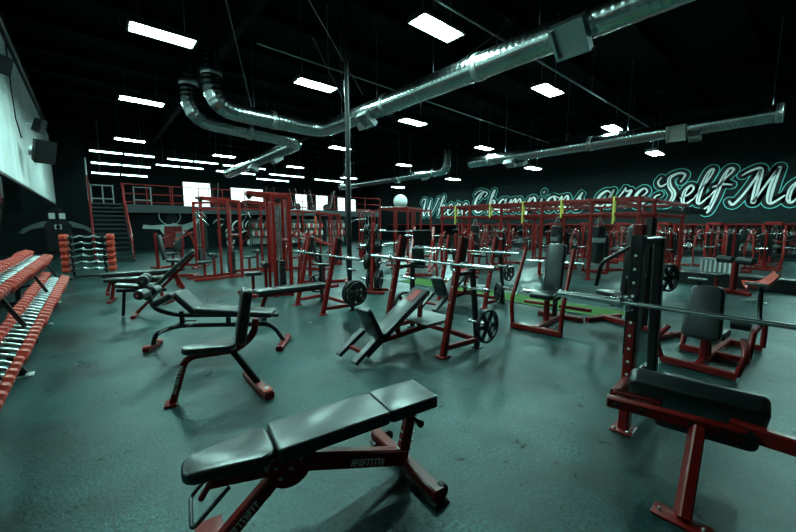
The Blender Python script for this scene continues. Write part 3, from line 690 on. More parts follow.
# ---------------------------------------------------------------- C: utility bench with upright back
def utility_bench(loc, rz, label):
    t = thing('utility_bench', label, 'bench', loc, rz)
    s = MB(); M = MX.Translation((.24, 0, .43)); s.pad(.42, .19, .055, .08, .018, M, W2=.29); P_(t, 'seat', VINYL, s)
    b = MB(); M = MX.Translation((.56, 0, .70)) @ MX.Rotation(R(-80), 4, 'Y') ; b.pad(.48, .29, .085, .045, .026, M, W2=.25); P_(t, 'backrest', VINYL, b)
    f = MB(); f.beam(fillet([(-.06, 0, .0), (.06, 0, .40), (.46, 0, .40), (.60, 0, .52), (.62, 0, .66)], .09), .055, .06, up=(0, 1, 0)); P_(t, 'frame', RED, f)
    f = MB(); f.beam([(.42, 0, .39), (.61, 0, .06)], .055, .06, up=(0, 1, 0)); P_(t, 'rear_leg', BLK, f)
    f = MB(); f.beam([(.54, .31, .035), (.68, -.28, .035)], .085, .06); P_(t, 'rear_base', RED, f)
    f = MB(); f.box((.665, -.22, .07), (.08, .10, .02), rot=(0, 0, R(13)), bev=.004); P_(t, 'base_cap', REDRUB, f)
    f = MB(); f.box((-.07, 0, .012), (.09, .12, .024), bev=.004); P_(t, 'front_foot', RED, f)
    marks(t, (-.028, -.032, .10), (.12, 0, .40), (-1, 0, .3), 10, .018, .03, seed=8)
    bolts(t, [(.665, -.22, .08)], (0, 0, 1), .02, .006)
    return t
utility_bench((.47, 3.36, 0), R(-14), 'black utility bench with an upright backrest, on red legs left of centre')

# ---------------------------------------------------------------- D: decline bench
def decline_bench(loc, rz, label):
    t = thing('decline_bench', label, 'bench', loc, rz)
    b = MB(); M = MX.Translation((1.0, 0, .415)) @ MX.Rotation(R(5), 4, 'Y'); b.pad(.90, .28, .07, .04, .026, M); P_(t, 'back_pad', VINYL, b)
    s = MB(); M = MX.Translation((.43, 0, .55)) @ MX.Rotation(R(46), 4, 'Y'); s.pad(.34, .30, .075, .04, .026, M); P_(t, 'thigh_pad', VINYL, s)
    s = MB(); M = MX.Translation((.22, 0, .585)) @ MX.Rotation(R(-28), 4, 'Y'); s.pad(.26, .30, .075, .04, .026, M); P_(t, 'calf_pad', VINYL, s)
    f = MB(); f.tube(fillet([(.0, 0, .02), (.04, 0, .19), (.30, 0, .28), (1.42, 0, .27), (1.56, 0, .05)], .12), .028, 10); P_(t, 'lower_frame', BLK, f)
    f = MB(); f.tube(fillet([(.0, 0, .72), (.03, 0, .50), (.28, 0, .41), (1.50, 0, .38)], .13), .026, 10); P_(t, 'upper_frame', BLK, f)
    f = MB(); f.beam([(.36, 0, .28), (.36, 0, .46)], .04, .05, up=(1, 0, 0)); f.beam([(.9, 0, .27), (.9, 0, .37)], .05, .05, up=(1, 0, 0)); f.beam([(1.1, 0, .27), (1.14, 0, .37)], .05, .05, up=(1, 0, 0)); P_(t, 'strut', BLK, f)
    f = MB(); f.beam([(.0, -.15, .03), (.0, .15, .03)], .07, .05); P_(t, 'front_base', RED, f)
    f = MB(); f.beam([(1.56, -.26, .03), (1.56, .26, .03)], .08, .06); P_(t, 'rear_base', RED, f)
    for sy in (-1, 1): f = MB(); f.box((.0, sy * .12, .065), (.07, .07, .02), bev=.006); P_(t, 'base_cap', REDRUB, f)
    for z, x in ((.70, .0),):
        r = MB(); r.cyl((x, -.22, z), (x, .22, z), .012, 8); P_(t, 'roller_bar', CHROME, r)
        for sy in (-1, 1):
            r = MB(); r.lathe((x, sy * .05, z), (0, sy, 0), [(.03, 0), (.055, .01), (.06, .03), (.06, .13), (.055, .15), (.03, .16)], 16); P_(t, 'roller_pad', VINYL, r)
    r = MB(); r.tube(fillet([(.32, -.15, .30), (.48, -.15, .30), (.48, .15, .30), (.32, .15, .30), (.32, -.15, .30)], .05), .010, 8); P_(t, 'wire_handle', BLK, r)
    r = MB(); r.cyl((.20, -.25, .25), (.2, .25, .25), .014, 8); P_(t, 'cross_peg', BLK, r)
    return t
decline_bench((.47, 5.12, 0), R(-35), 'black padded decline bench with a raised knee hump, behind the upright utility bench')

# ---------------------------------------------------------------- E: sit-up bench with steep board
def situp_bench(loc, rz, label, group=None):
    t = thing('situp_bench', label, 'bench', loc, rz, group)
    b = MB(); M = MX.Translation((.56, 0, .74)) @ MX.Rotation(R(-45), 4, 'Y'); b.pad(.86, .27, .065, .04, .024, M); P_(t, 'back_board', VINYL, b)
    s = MB(); M = MX.Translation((-.05, 0, .47)) @ MX.Rotation(R(8), 4, 'Y'); s.pad(.5, .26, .06, .05, .024, M); P_(t, 'seat', VINYL, s)
    for z, x in ((.60, .10), (.36, .16)):
        for sy in (-1, 1):
            r = MB(); r.lathe((x, sy * .04, z), (0, sy, 0), [(.04, 0), (.08, .012), (.085, .03), (.085, .18), (.08, .2), (.03, .21)], 16); P_(t, 'roller_pad', VINYL, r)
        r = MB(); r.cyl((x, -.27, z), (x, .27, z), .012, 8); P_(t, 'roller_bar', CHROME, r)
    f = MB(); f.beam([(-.06, 0, .02), (.85, 0, .99)], .05, .06, up=(0, 1, 0)); P_(t, 'main_rail', RED, f)
    f = MB(); f.beam([(.80, 0, .02), (.55, 0, .66)], .05, .06, up=(0, 1, 0)); P_(t, 'rear_leg', RED, f)
    f = MB(); f.beam([(-.28, 0, .44), (.4, 0, .40)], .05, .05); f.beam([(-.18, 0, .44), (-.22, 0, .02)], .045, .045, up=(1, 0, 0)); P_(t, 'seat_rail', BLK, f)
    f = MB(); f.tube(fillet([(.1, 0, .42), (.12, 0, .24), (.32, 0, .14), (.5, 0, .2)], .1), .022, 8); P_(t, 'curved_brace', RED, f)
    for x, n in ((-.06, 'front_base'), (.80, 'rear_base')):
        f = MB(); f.beam([(x, -.25, .025), (x, .25, .025)], .07, .05); P_(t, n, RED, f)
    return t
situp_bench((.52, 7.2, 0), R(-12), 'black sit-up bench with a steep raised board, left of the decline bench')

# ---------------------------------------------------------------- F, G: barbell bench stations
def bench_station(loc, rz, label, incline=False, h=1.36, w_=1.05, pad_lab=None):
    """uprights on the y axis, head of the bench at x = 0, the bench runs toward -x"""
    t = thing('bench_press_station', label, 'bench press', loc, rz)
    for sy in (-1, 1):
        y = sy * w_ / 2
        u = MB(); u.beam([(-.1, y, 0), (.2, y, h)], .065, .075, up=(1, 0, 0)); uo = P_(t, 'upright', RED, u)
        u = MB()
        for zz in (.62, .8, .98): u.lathe((-.1 + .3 * zz / h - .036, y, zz), (-1, 0, .2), [(.012, 0), (.012, .003)], 10)
        P_(uo, 'peg_hole', STEEL, u, 0)
        u = MB(); u.box((.205, y, h - .18), (.085, .075, .36), rot=(0, R(12), 0), bev=.008); P_(t, 'upright_cap', BLK, u)
        u = MB(); u.beam([(.46, y + sy * .06, 0), (.40, y, .98)], .055, .06, up=(1, 0, 0)); P_(t, 'rear_post', BLK, u)
        u = MB(); u.beam([(-.1, y, .10), (.48, y + sy * .06, .10)], .05, .06); P_(t, 'side_rail', RED, u)
        u = MB(); u.beam([(.18, y, .93), (.44, y, .93)], .05, .05); P_(t, 'top_tie', BLK, u)
        u = MB(); u.box((-.1, y, .008), (.14, .12, .016), bev=.003); P_(t, 'foot_plate', RED, u); u = MB(); u.box((.46, y + sy * .06, .008), (.12, .1, .016), bev=.003); P_(t, 'foot_plate', BLK, u)
        for z in (.33, .74):
            u = MB(); u.cyl((.44 - .05 * z, y - sy * .05, z), (.44 - .05 * z, y + sy * .26, z), .022, 12, .003); P_(t, 'plate_horn', CHROME, u)
        u = MB(); u.tube(fillet([(.10, y, 1.00), (.03, y, .99), (.01, y, 1.07)], .02), .014, 8); P_(t, 'bar_hook', CHROME, u)
    u = MB(); u.beam([(.46, -w_ / 2, .10), (.46, w_ / 2, .10)], .05, .06); P_(t, 'cross_rail', RED, u)
    if incline:
        b = MB(); M = MX.Translation((-.25, 0, .44)) @ MX.Rotation(R(-32), 4, 'Y'); b.pad(.84, .28, .07, .04, .026, M); bo = P_(t, 'backrest', VINYL, b)
        e = MB(); q = M @ V((.26, 0, .0705)); e.box(q, (.2, .12, .003), rot=(0, R(-32), 0)); P_(bo, 'red_patch', REDVINYL, e, 0, 'small dark red patch')
        b = MB(); M = MX.Translation((-.78, 0, .40)) @ MX.Rotation(R(62), 4, 'Y'); b.pad(.40, .26, .07, .05, .026, M); P_(t, 'seat', VINYL, b)
        f = MB(); f.beam([(-.80, 0, .04), (.12, 0, .605)], .06, .07); P_(t, 'bench_rail', BLK, f)
        f = MB(); f.beam([(-.7, 0, .16), (.5, 0, .22)], .055, .06); f.beam([(.03, 0, .22), (.05, 0, .54)], .05, .06, up=(1, 0, 0)); f.beam([(-.33, 0, .2), (-.33, 0, .32)], .05, .05, up=(1, 0, 0)); P_(t, 'bench_frame', RED, f)
        for sy in (-1, 1):
            f = MB(); f.beam([(-1.04, sy * .16 + .04, .05), (-.70, sy * .16 + .04, .27)], .09, .05); P_(t, 'foot_rest', BLK, f)
        f = MB(); f.beam([(-.90, -.12, .125), (-.90, .2, .125)], .05, .04); P_(t, 'foot_cross', RED, f)
        f = MB(); f.box((.1, 0, .335), (.5, .62, .02), bev=.004); f.beam([(.1, -.3, .31), (.1, .3, .31)], .05, .04); P_(t, 'spotter_platform', GREY, f)
    else:
        b = MB(); M = MX.Translation((-.42, 0, .40)); b.pad(1.22, .28, .065, .04, .024, M); P_(t, 'pad', VINYL, b)
        f = MB(); f.beam([(-.98, 0, .37), (.5, 0, .37)], .06, .06); P_(t, 'bench_rail', RED, f)
        f = MB(); f.beam([(-.86, 0, .37), (-.97, 0, .05)], .055, .06, up=(1, 0, 0)); P_(t, 'front_leg', RED, f)
        f = MB(); f.beam([(-.97, -.2, .025), (-.97, .2, .025)], .07, .05); P_(t, 'front_base', BLK, f)
    return t
bench_station((3.04, 3.14, 0), 0, 'incline bench press with red uprights in the centre of the floor', True)
barbell((3.1, 3.12, 1.055), 0, 'steel barbell resting on the red incline bench press in the centre', 2.1)
plate((3.47, 2.40, .31), 'black six-spoke weight plate low on the right side of the central incline bench press', None, .205, .05)
plate((3.47, 3.88, .31), 'black weight plate low on the far side of the central incline bench press', None, .205, .05)
bench_station((2.95, 5.72, 0), 0, 'flat bench press with a long black pad, left of the central incline one', False, 1.28, .98)
barbell((2.95, 5.35, 1.0), 0, 'steel barbell resting on the flat bench press with red uprights', 2.2)
for i, (y, z, r) in enumerate([(5.10, .33, .225), (5.04, .33, .225), (6.42, .33, .19), (4.98, .33, .20)]):
    plate((3.38, y, z), ['middle large black plate of three at the low right of the flat bench press', 'outer large black plate of three at the low right of the flat bench press', 'black plate low on the far side of the flat bench press', 'outermost smaller black plate at the low right of the flat bench press'][i], 'plates on the flat bench press', r, .045)
bench_station((5.35, 4.25, 0), R(4), 'second incline bench press station, partly hidden behind the central one', True, 1.3, 1.05)
plate((5.85, 3.6, .62), 'small black plate on the second incline bench press beyond the central one', None, .16, .04)
barbell((5.35, 4.2, 1.02), R(4), 'barbell on the second incline bench press beyond the central one', 2.1)

# ---------------------------------------------------------------- B: bench press station at the right edge
def right_station():
    t = thing('bench_press_station', 'dark bench press cut by the right edge, with a bolted red beam', 'bench press', (2.6, .2, 0))
    for y, nm in ((.57, 'upright'), (-.62, 'upright')):
        u = MB(); u.beam([(.27, y, 0), (.29, y, 1.50)], .07, .085, up=(1, 0, 0)); uo = P_(t, nm, RED, u)
        u = MB()
        for i in range(11): u.lathe((.234 + .0003 * i, y, .34 + i * .095), (-1, 0, 0), [(.0095, 0), (.0095, .003)], 10)
        P_(uo, 'peg_hole', WHITE, u, 0)
        u = MB(); u.box((.285, y, 1.0), (.093, .078, .86), bev=.006); P_(uo, 'wear_plate', BLK, u)
        u = MB(); u.beam([(.92, y, 0), (.80, y, 1.40)], .07, .08, up=(1, 0, 0)); P_(t, 'rear_post', BLK, u)
        for z_, x_ in ((1.38, .8), (.12, .92)): u = MB(); u.beam([(.28, y, z_), (x_, y, z_)], .05, .06); P_(t, 'side_rail', BLK, u)
        u = MB(); u.tube(fillet([(.24, y, .93), (.12, y, .92), (.10, y, 1.02)], .03), .016, 8); u.lathe((.2, y, .97), (-1, 0, 0), [(.022, 0), (.022, .02), (.01, .03)], 12); P_(t, 'bar_hook', CHROME, u)
        u = MB(); u.cyl((.20, y + .05, .30), (.98, y + .05, .30), .02, 10); P_(t, 'safety_bar', CHROME, u)
        u = MB(); u.box((.27, y, .008), (.17, .14, .016), bev=.003); P_(t, 'foot_plate', RED, u); bolts(t, [(.2, y + .04, .016), (.2, y - .04, .016)], (0, 0, 1), .01, .012)
    # beam carrying the pad
    u = MB(); u.box((-.08, .245, .372), (.04, .655, .085), rot=(0, R(-18), R(12)), bev=.008); P_(t, 'bolted_plate', RED, u)
    M = MX.Rotation(R(12), 4, 'Z') @ MX.Rotation(R(-18), 4, 'Y')
    bolts(t, [MX.Translation((-.08, .245, .372)) @ (M @ V((-.021, yy, 0))) for yy in (-.24, -.1, .14, .27)], M @ V((-1, 0, 0)), .019, .008, BLK)
    u = MB(); u.beam([(.055, .0, .37), (.03, -1.6, .37)], .06, .09); P_(t, 'long_beam', RED, u)
    b = MB(); M = MX.Translation((.125, .18, .375)) @ MX.Rotation(R(98), 4, 'Z') @ MX.Rotation(R(50), 4, 'X'); b.pad(.66, .30, .13, .05, .04, M); P_(t, 'pad', VINYL, b)
    b = MB(); M = MX.Translation((-.04, .10, .325)) @ MX.Rotation(R(100), 4, 'Z') @ MX.Rotation(R(60), 4, 'X'); b.pad(.46, .14, .05, .045, .022, M); P_(t, 'lower_pad', VINYL, b)
    k = MB(); k.box((-.075, .42, .425), (.03, .26, .045), rot=(0, R(-25), R(10)), bev=.012); P_(t, 'pad_edge', RED, k)
    marks(t, MX.Translation((-.0745, .42, .425)) @ (MX.Rotation(R(10), 4, 'Z') @ MX.Rotation(R(-25), 4, 'Y') @ V((-.0170, .11, -.012))), (.17, -1, 0), (.4, 0, 1), 8, .018, .03, seed=5)
    u = MB(); u.beam([(-.08, .12, .35), (-.42, .10, .0)], .12, .055, up=(1, 0, 1)); P_(t, 'front_leg', RED, u)
    u = MB(); u.box((-.44, .10, .008), (.10, .24, .016), bev=.003); P_(t, 'leg_foot', RED, u); bolts(t, [(-.45, .19, .016), (-.45, .01, .016)], (0, 0, 1), .01, .012)
    u = MB(); u.beam([(.27, .57, .385), (-.06, .55, .385)], .05, .07); P_(t, 'side_arm', RED, u)
    return t
right_station()
barbell((2.66, .06, .985), R(0), 'long steel barbell crossing the right side of the picture on dark uprights', 2.3)

# ---------------------------------------------------------------- dumbbell rack
RY0, RY1 = 2.6, 9.45
rack = thing('dumbbell_rack', 'long black two-tier dumbbell rack along the mirrored left wall', 'dumbbell rack', (-.9, RY0, 0))
for (x, z, tl) in ((.28, .40, 20), (.08, .82, 20)):
    for off in (-.085, .085):
        m = MB(); M = MX.Rotation(R(tl), 4, 'Y'); q = V((x, 0, z)) + M @ V((off, 0, 0)); m.box((q.x, (RY1 - RY0) / 2, q.z), (.05, RY1 - RY0, .03), rot=(0, R(tl), 0), bev=.004); P_(rack, 'shelf_rail', BLK, m)
for y in (.0, 2.4, 4.8, 6.83):
    m = MB(); m.beam([(-.22, y, 0), (-.12, y, 1.02)], .05, .07, up=(1, 0, 0)); m.beam([(-.3, y, .03), (.30, y, .03)], .05, .06); m.beam([(.30, y, .03), (.12, y, .40), (.42, y, .34)], .05, .06, up=(0, 1, 0)); m.beam([(-.15, y, .74), (.20, y, .76)], .05, .05); m.beam([(-.2, y, .36), (.2, y, .40)], .05, .05); P_(rack, 'side_frame', BLK, m)
    m = MB(); m.box((.30, y, .008), (.12, .12, .016), bev=.003); P_(rack, 'foot_plate', STEEL, m)
    m = MB(); m.beam([(.20, y, .80), (.34, y, .50)], .02, .04, up=(1, 0, 0)); P_(rack, 'shelf_brace', BLK, m)
def dumbbell_parts(half, r):
    """hex dumbbell, handle along x"""
    t = thing('dumbbell', '', 'dumbbell')
    h = MB(); h.lathe((-half, 0, 0), (1, 0, 0), [(.013, 0), (.013, half * 2)], 10); h.lathe((-.05, 0, 0), (1, 0, 0), [(.013, 0), (.0165, .02), (.0165, .08), (.013, .1)], 10); P_(t, 'handle', STEEL, h)
    for s in (-1, 1):
        m = MB(); L = half - .065
        m.lathe((s * .065, 0, 0), (s, 0, 0), [(r * .80, 0), (r, .014), (r, L - .014), (r * .80, L)], 6, PI / 6)
        o = P_(t, 'head', REDRUB, m, 0)
        m = MB(); m.lathe((s * (half - .001), 0, 0), (s, 0, 0), [(r * .45, 0), (r * .45, .003)], 12); P_(o, 'end_disc', RED, m, 0)
    return t
sizes = [(.125, .058), (.14, .068), (.16, .076), (.18, .084), (.20, .092)]
protos = []; n_ = 0
for tier, (x, z, tl) in enumerate(((-.62, .40, 20), (-.82, .82, 20))):
    y = RY0 + .10; i = 0
    while y < RY1 - .08:
        f = (y - RY0) / (RY1 - RY0); k = min(4, int(f * 5)); half, r = sizes[k]
        if len(protos) <= k: protos.append(dumbbell_parts(half, r)); o = protos[k]
        else: o = copy_tree(protos[k])
        M = MX.Rotation(R(tl), 4, 'Y'); q = V((x, y, z)) + M @ V((0, 0, .017 + r * .9))
        o.location = q; o.rotation_euler = (0, R(tl), 0)
        last = y + 2 * r + .035 > RY1 - .08
        o['label'] = ('red hex-headed dumbbell, the far end one of the %s tier of the rack' if last else 'red hex-headed dumbbell in the long row on the %s tier of the left rack') % ('lower', 'upper')[tier]
        o['group'] = ('dumbbells on the lower tier', 'dumbbells on the upper tier')[tier]
        y += 2 * r + .038
# ---------------------------------------------------------------- curl bar rack
er = thing('barbell_rack', 'black upright rack holding red-ended curl bars in front of the staircase', 'barbell rack', (-.08, 13.3, 0), R(-14))
for sx in (-1, 1):
    m = MB(); m.beam([(sx * .36, .0, 0), (sx * .36, 0, 1.22)], .06, .06, up=(1, 0, 0)); m.beam([(sx * .36, -.35, .03), (sx * .36, .35, .03)], .06, .06); P_(er, 'upright', BLK, m)
    for i in range(6):
        m = MB(); m.box((sx * .36, -.07, .22 + i * .18), (.05, .12, .03), bev=.004); m.box((sx * .36, -.13, .245 + i * .18), (.05, .02, .06), bev=.004); m.box((sx * .36, .07, .22 + i * .18), (.05, .12, .03), bev=.004); m.box((sx * .36, .13, .245 + i * .18), (.05, .02, .06), bev=.004); P_(er, 'hook', BLK, m)
for z in (.06, 1.2):
    m = MB(); m.beam([(-.36, 0, z), (.36, 0, z)], .05, .05); P_(er, 'cross_bar', BLK, m)
def curl_bar():
    t = thing('curl_bar', '', 'barbell')
    m = MB(); m.tube([(-.46, 0, 0), (-.24, 0, 0), (-.15, 0, .045), (-.06, 0, 0), (.06, 0, 0), (.15, 0, .045), (.24, 0, 0), (.46, 0, 0)], .018, 8); P_(t, 'bent_shaft', CHROME, m)
    for s in (-1, 1):
        m = MB(); m.lathe((s * .44, 0, 0), (s, 0, 0), [(.07, 0), (.085, .012), (.085, .13), (.07, .142)], 18); o = P_(t, 'head', REDRUB, m)
        m = MB(); m.lathe((s * .582, 0, 0), (s, 0, 0), [(.03, 0), (.03, .004)], 10); P_(o, 'end_disc', BLK, m)
    return t
cb = curl_bar(); Mr = MX.Translation((-.08, 13.3, 0)) @ MX.Rotation(R(-14), 4, 'Z'); ordn = ['lowest', 'second lowest', 'third', 'fourth', 'second highest', 'highest']
for i in range(6):
    for j, s in enumerate((-1, 1)):
        q = Mr @ V((0, s * .08, .262 + i * .18)); lab = 'zigzag curl bar with red ends, %s on the %s side of the upright rack' % (ordn[i], ('near', 'far')[j])
        if i == j == 0: cb.location = q; cb.rotation_euler = (0, 0, R(-14)); cb['label'] = lab; cb['group'] = 'curl bars on the upright rack'
        else: dup(cb, q, R(-14), lab, 'curl bars on the upright rack')
# ================================================================== machines farther back
def vbeam(m, x, y, z0, z1, w_=.07): m.beam([(x, y, z0), (x, y, z1)], w_, w_, up=(1, 0, 0)); return m
def weight_stack(t, x, y, z1=1.5, w_=.30, n=14, shroud=False):
    for s in (-1, 1):
        m = MB(); m.cyl((x, y + s * w_ * .3, .1), (x, y + s * w_ * .3, z1), .012, 8); P_(t, 'guide_rod', CHROME, m)
    for i in range(n):
        m = MB(); m.box((x, y, .14 + i * .045), (.12, w_, .040), bev=.004); o = P_(t, 'stack_plate', IRON, m, 0)
        m = MB(); m.box((x - .0615, y, .14 + i * .045), (.003, .03, .018)); P_(o, 'number_tab', WHITE, m, 0)
    m = MB(); m.cyl((x, y, .14 + n * .045), (x, y, z1), .006, 6); P_(t, 'cable', BLK, m)
def pulley(t, c, axis=(0, 1, 0), r=.06):
    m = MB(); a = V(axis); m.lathe(V(c) - a * .012, a, [(r, 0), (r * .85, .008), (r * .85, .016), (r, .024)], 16); P_(t, 'pulley', BLK, m)
def cable_tower(loc, rz, label, h=2.2, w_=.6, d=.75, seat=True, group=None, stacks=1, n=14):
    """lat tower: stack at +x, seat toward -x"""
    t = thing('cable_tower', label, 'cable machine', loc, rz, group)
    for y in (-w_ / 2, w_ / 2):
        P_(t, 'upright', RED, vbeam(MB(), d / 2, y, 0, h)); P_(t, 'front_post', RED, vbeam(MB(), d / 2 - .32, y, 0, h * .99, .06))
        m = MB(); m.beam([(d / 2, y, .05), (-d * .9, y * .8, .05)], .06, .07); P_(t, 'base_rail', RED, m)
        m = MB(); m.beam([(d / 2 + .03, y, h - .04), (-d * .55, y * .6, h + .03)], .06, .07); P_(t, 'top_arm', RED, m)
    for z in (.06, h - .03, h * .55):
        m = MB(); m.beam([(d / 2, -w_ / 2, z), (d / 2, w_ / 2, z)], .06, .06); P_(t, 'cross_beam', RED, m)
    m = MB(); m.beam([(-d * .55, -w_ * .3, h + .03), (-d * .55, w_ * .3, h + .03)], .05, .06); P_(t, 'front_beam', RED, m)
    for k in range(stacks): weight_stack(t, d / 2 - .16, (k - (stacks - 1) / 2) * .38, h - .2, .28, n)
    pulley(t, (-d * .5, 0, h - .02)); pulley(t, (d / 2 - .16, 0, h - .1))
    m = MB(); m.cyl((-d * .56, 0, h - .03), (-d * .56, 0, h - .35), .005, 6); m.tube([(-d * .56, -.42, h - .47), (-d * .56, -.26, h - .37), (-d * .56, .26, h - .37), (-d * .56, .42, h - .47)], .014, 8); P_(t, 'pull_bar', CHROME, m)
    if seat:
        m = MB(); m.pad(.34, .30, .07, .04, .024, MX.Translation((-d * .5, 0, .45))); P_(t, 'seat', VINYL, m)
        m = MB(); vbeam(m, -d * .5, 0, .05, .45, .06); P_(t, 'seat_post', RED, m)
        m = MB(); vbeam(m, -d * .5 + .26, 0, .05, .66, .06); P_(t, 'roller_post', RED, m)
        for s in (-1, 1):
            m = MB(); m.lathe((-d * .5 + .24, s * .03, .66), (0, s, 0), [(.04, 0), (.06, .01), (.06, .2), (.04, .21)], 14); P_(t, 'thigh_roller', VINYL, m)
    return t
def plate_machine(loc, rz, label, kind='press', group=None, h=1.0, arms=True):
    """plate loaded seated machine; the seat faces -x"""
    t = thing('press_machine' if kind == 'press' else 'row_machine', label, 'exercise machine', loc, rz, group)
    m = MB(); m.beam([(.45, 0, .05), (-.75, 0, .05)], .07, .08); P_(t, 'main_rail', RED, m)
    for x, wd_ in ((.45, .9), (-.72, .7)):
        m = MB(); m.beam([(x, -wd_ / 2, .04), (x, wd_ / 2, .04)], .07, .08); P_(t, 'base_cross', RED, m)
    m = MB(); m.pad(.40, .34, .075, .05, .028, MX.Translation((-.22, 0, .45)) @ MX.Rotation(R(-4), 4, 'Y'), W2=.30); P_(t, 'seat', VINYL, m)
    m = MB(); m.pad(.72, .30, .075, .05, .028, MX.Translation((.10, 0, .86)) @ MX.Rotation(R(-80), 4, 'Y')); P_(t, 'backrest', VINYL, m)
    m = MB(); vbeam(m, -.16, 0, .08, .45, .06); P_(t, 'seat_post', RED, m)
    m = MB(); m.beam([(.18, 0, .08), (.2, 0, 1.28)], .06, .08, up=(1, 0, 0)); P_(t, 'back_post', RED, m)
    if arms:
        for s in (-1, 1):
            m = MB(); m.tube(fillet([(.45, s * .40, .06), (.42, s * .46, .55), (.25, s * .42, 1.15), (.05, s * .36, 1.32)], .2), .028, 10); P_(t, 'side_tube', RED, m)
            m = MB(); m.tube(fillet([(.35, s * .40, 1.25), (-.15, s * .42, 1.05), (-.38, s * .40, .98)], .1), .022, 10); P_(t, 'press_arm', RED, m)
            m = MB(); m.cyl((-.38, s * .30, .98), (-.38, s * .50, .98), .018, 10); P_(t, 'handle', RUBBER, m)
            m = MB(); m.cyl((.40, s * .46, .78), (.40, s * .76, .78), .022, 10); P_(t, 'plate_horn', CHROME, m)
    return t
def power_rack(loc, rz, label, h=2.2, w_=1.15, d=1.0, bar=True, group=None, plates=0):
    t = thing('power_rack', label, 'power rack', loc, rz, group)
    for sx in (0, 1):
        for sy in (-1, 1):
            m = vbeam(MB(), sx * d, sy * w_ / 2, 0, h, .072); o = P_(t, 'upright', RED, m)
            m = MB()
            for i in range(12): m.box((sx * d - .037, sy * w_ / 2, .35 + i * .14), (.003, .022, .022))
            P_(o, 'peg_hole', BLK, m, 0)
    for sy in (-1, 1):
        for z in (.05, h - .04):
            m = MB(); m.beam([(0, sy * w_ / 2, z), (d, sy * w_ / 2, z)], .06, .07); P_(t, 'side_rail', RED, m)
        m = MB(); m.cyl((-.08, sy * w_ * .42, .78), (d + .05, sy * w_ * .42, .78), .02, 8); P_(t, 'safety_bar', CHROME, m)
        m = MB(); m.tube([(-.03, sy * w_ / 2, 1.25), (-.12, sy * w_ / 2, 1.24), (-.13, sy * w_ / 2, 1.31)], .016, 6); P_(t, 'bar_hook', STEEL, m)
    for sx in (0, 1):
        m = MB(); m.beam([(sx * d, -w_ / 2, h - .04), (sx * d, w_ / 2, h - .04)], .06, .07); P_(t, 'top_beam', RED, m)
    m = MB(); m.beam([(d, -w_ / 2, .05), (d, w_ / 2, .05)], .06, .07); P_(t, 'floor_beam', RED, m)
    m = MB(); m.tube([(0.02, -w_ / 2, h + .02), (.02, w_ / 2, h + .02)], .018, 8); P_(t, 'chin_bar', CHROME, m)
    return t
def leg_press(loc, rz, label):
    t = thing('leg_press', label, 'leg press machine', loc, rz)
    for s in (-1, 1):
        m = MB(); m.beam([(-.9, s * .32, .12), (.9, s * .32, 1.42)], .06, .08, up=(0, 1, 0)); P_(t, 'slide_rail', RED, m)
        m = MB(); m.beam([(.9, s * .32, 1.42), (1.05, s * .36, .04)], .06, .07, up=(0, 1, 0)); P_(t, 'rear_strut', RED, m)
        m = MB(); m.beam([(-1.0, s * .36, .04), (1.1, s * .36, .04)], .06, .07); P_(t, 'base_rail', RED, m)
        m = MB(); m.cyl((.35, s * .3, 1.15), (.35, s * .72, 1.15), .024, 10); P_(t, 'plate_horn', CHROME, m)
        m = MB(); m.cyl((-.55, s * .38, .55), (-.35, s * .4, .42), .016, 8); P_(t, 'hand_grip', CHROME, m)
    m = MB(); m.box((.33, 0, 1.08), (.04, .62, .62), rot=(0, R(-54 + 20), 0), bev=.01); P_(t, 'foot_platform', BLK, m)
    m = MB(); m.pad(.80, .36, .08, .05, .03, MX.Translation((-1.0, 0, .52)) @ MX.Rotation(R(-130), 4, 'Y') @ MX.Rotation(PI, 4, 'X')); P_(t, 'backrest', VINYL, m)
    m = MB(); m.pad(.40, .38, .08, .05, .03, MX.Translation((-.62, 0, .26)) @ MX.Rotation(R(-18), 4, 'Y')); P_(t, 'seat', VINYL, m)
    for x in (-1.0, 1.08):
        m = MB(); m.beam([(x, -.36, .04), (x, .36, .04)], .06, .07); P_(t, 'base_cross', RED, m)
    return t
def plate_tree(loc, rz, label, h=1.55):
    t = thing('plate_tree', label, 'plate rack', loc, rz)
    m = MB(); m.beam([(-.18, 0, 0), (-.02, 0, h)], .06, .07, up=(1, 0, 0)); m.beam([(.18, 0, 0), (.02, 0, h)], .06, .07, up=(1, 0, 0)); P_(t, 'a_frame', RED, m)
    for s in (-1, 1):
        m = MB(); m.beam([(s * .2, -.3, .03), (s * .2, .3, .03)], .06, .06); P_(t, 'base', RED, m)
    for i, z in enumerate((.3, .68, 1.04, 1.38)):
        for s in (-1, 1):
            m = MB(); m.cyl((0, s * .03, z), (0, s * .30, z), .022, 10); P_(t, 'horn', CHROME, m)
    return t
# --- H: seated press machine with bent red tubes, right of the centre
t = thing('press_machine', 'seated machine, tall narrow black backrest between bent red side tubes, beside the turf', 'exercise machine', (5.12, 2.46, 0), R(6))
t['label'] = 'seated machine, tall narrow black backrest between bent red side tubes, beside the turf'
m = MB(); m.pad(.84, .27, .08, .05, .028, MX.Translation((.14, -.02, .80)) @ MX.Rotation(R(-80), 4, 'Y')); P_(t, 'backrest', VINYL, m)
m = MB(); m.pad(.42, .34, .08, .06, .028, MX.Translation((-.16, 0, .45)), W2=.28); P_(t, 'seat', VINYL, m)
m = MB(); vbeam(m, -.08, 0, .06, .45, .07); P_(t, 'seat_post', RED, m)
m = MB(); m.beam([(.25, 0, .05), (.33, 0, 1.35)], .06, .08, up=(1, 0, 0)); P_(t, 'back_post', BLK, m)
m = MB(); m.beam([(.5, 0, .05), (-.5, 0, .05)], .07, .08); P_(t, 'main_rail', RED, m)
m = MB(); m.beam([(-.48, -.36, .04), (-.48, .36, .04)], .07, .08); P_(t, 'front_cross', RED, m)
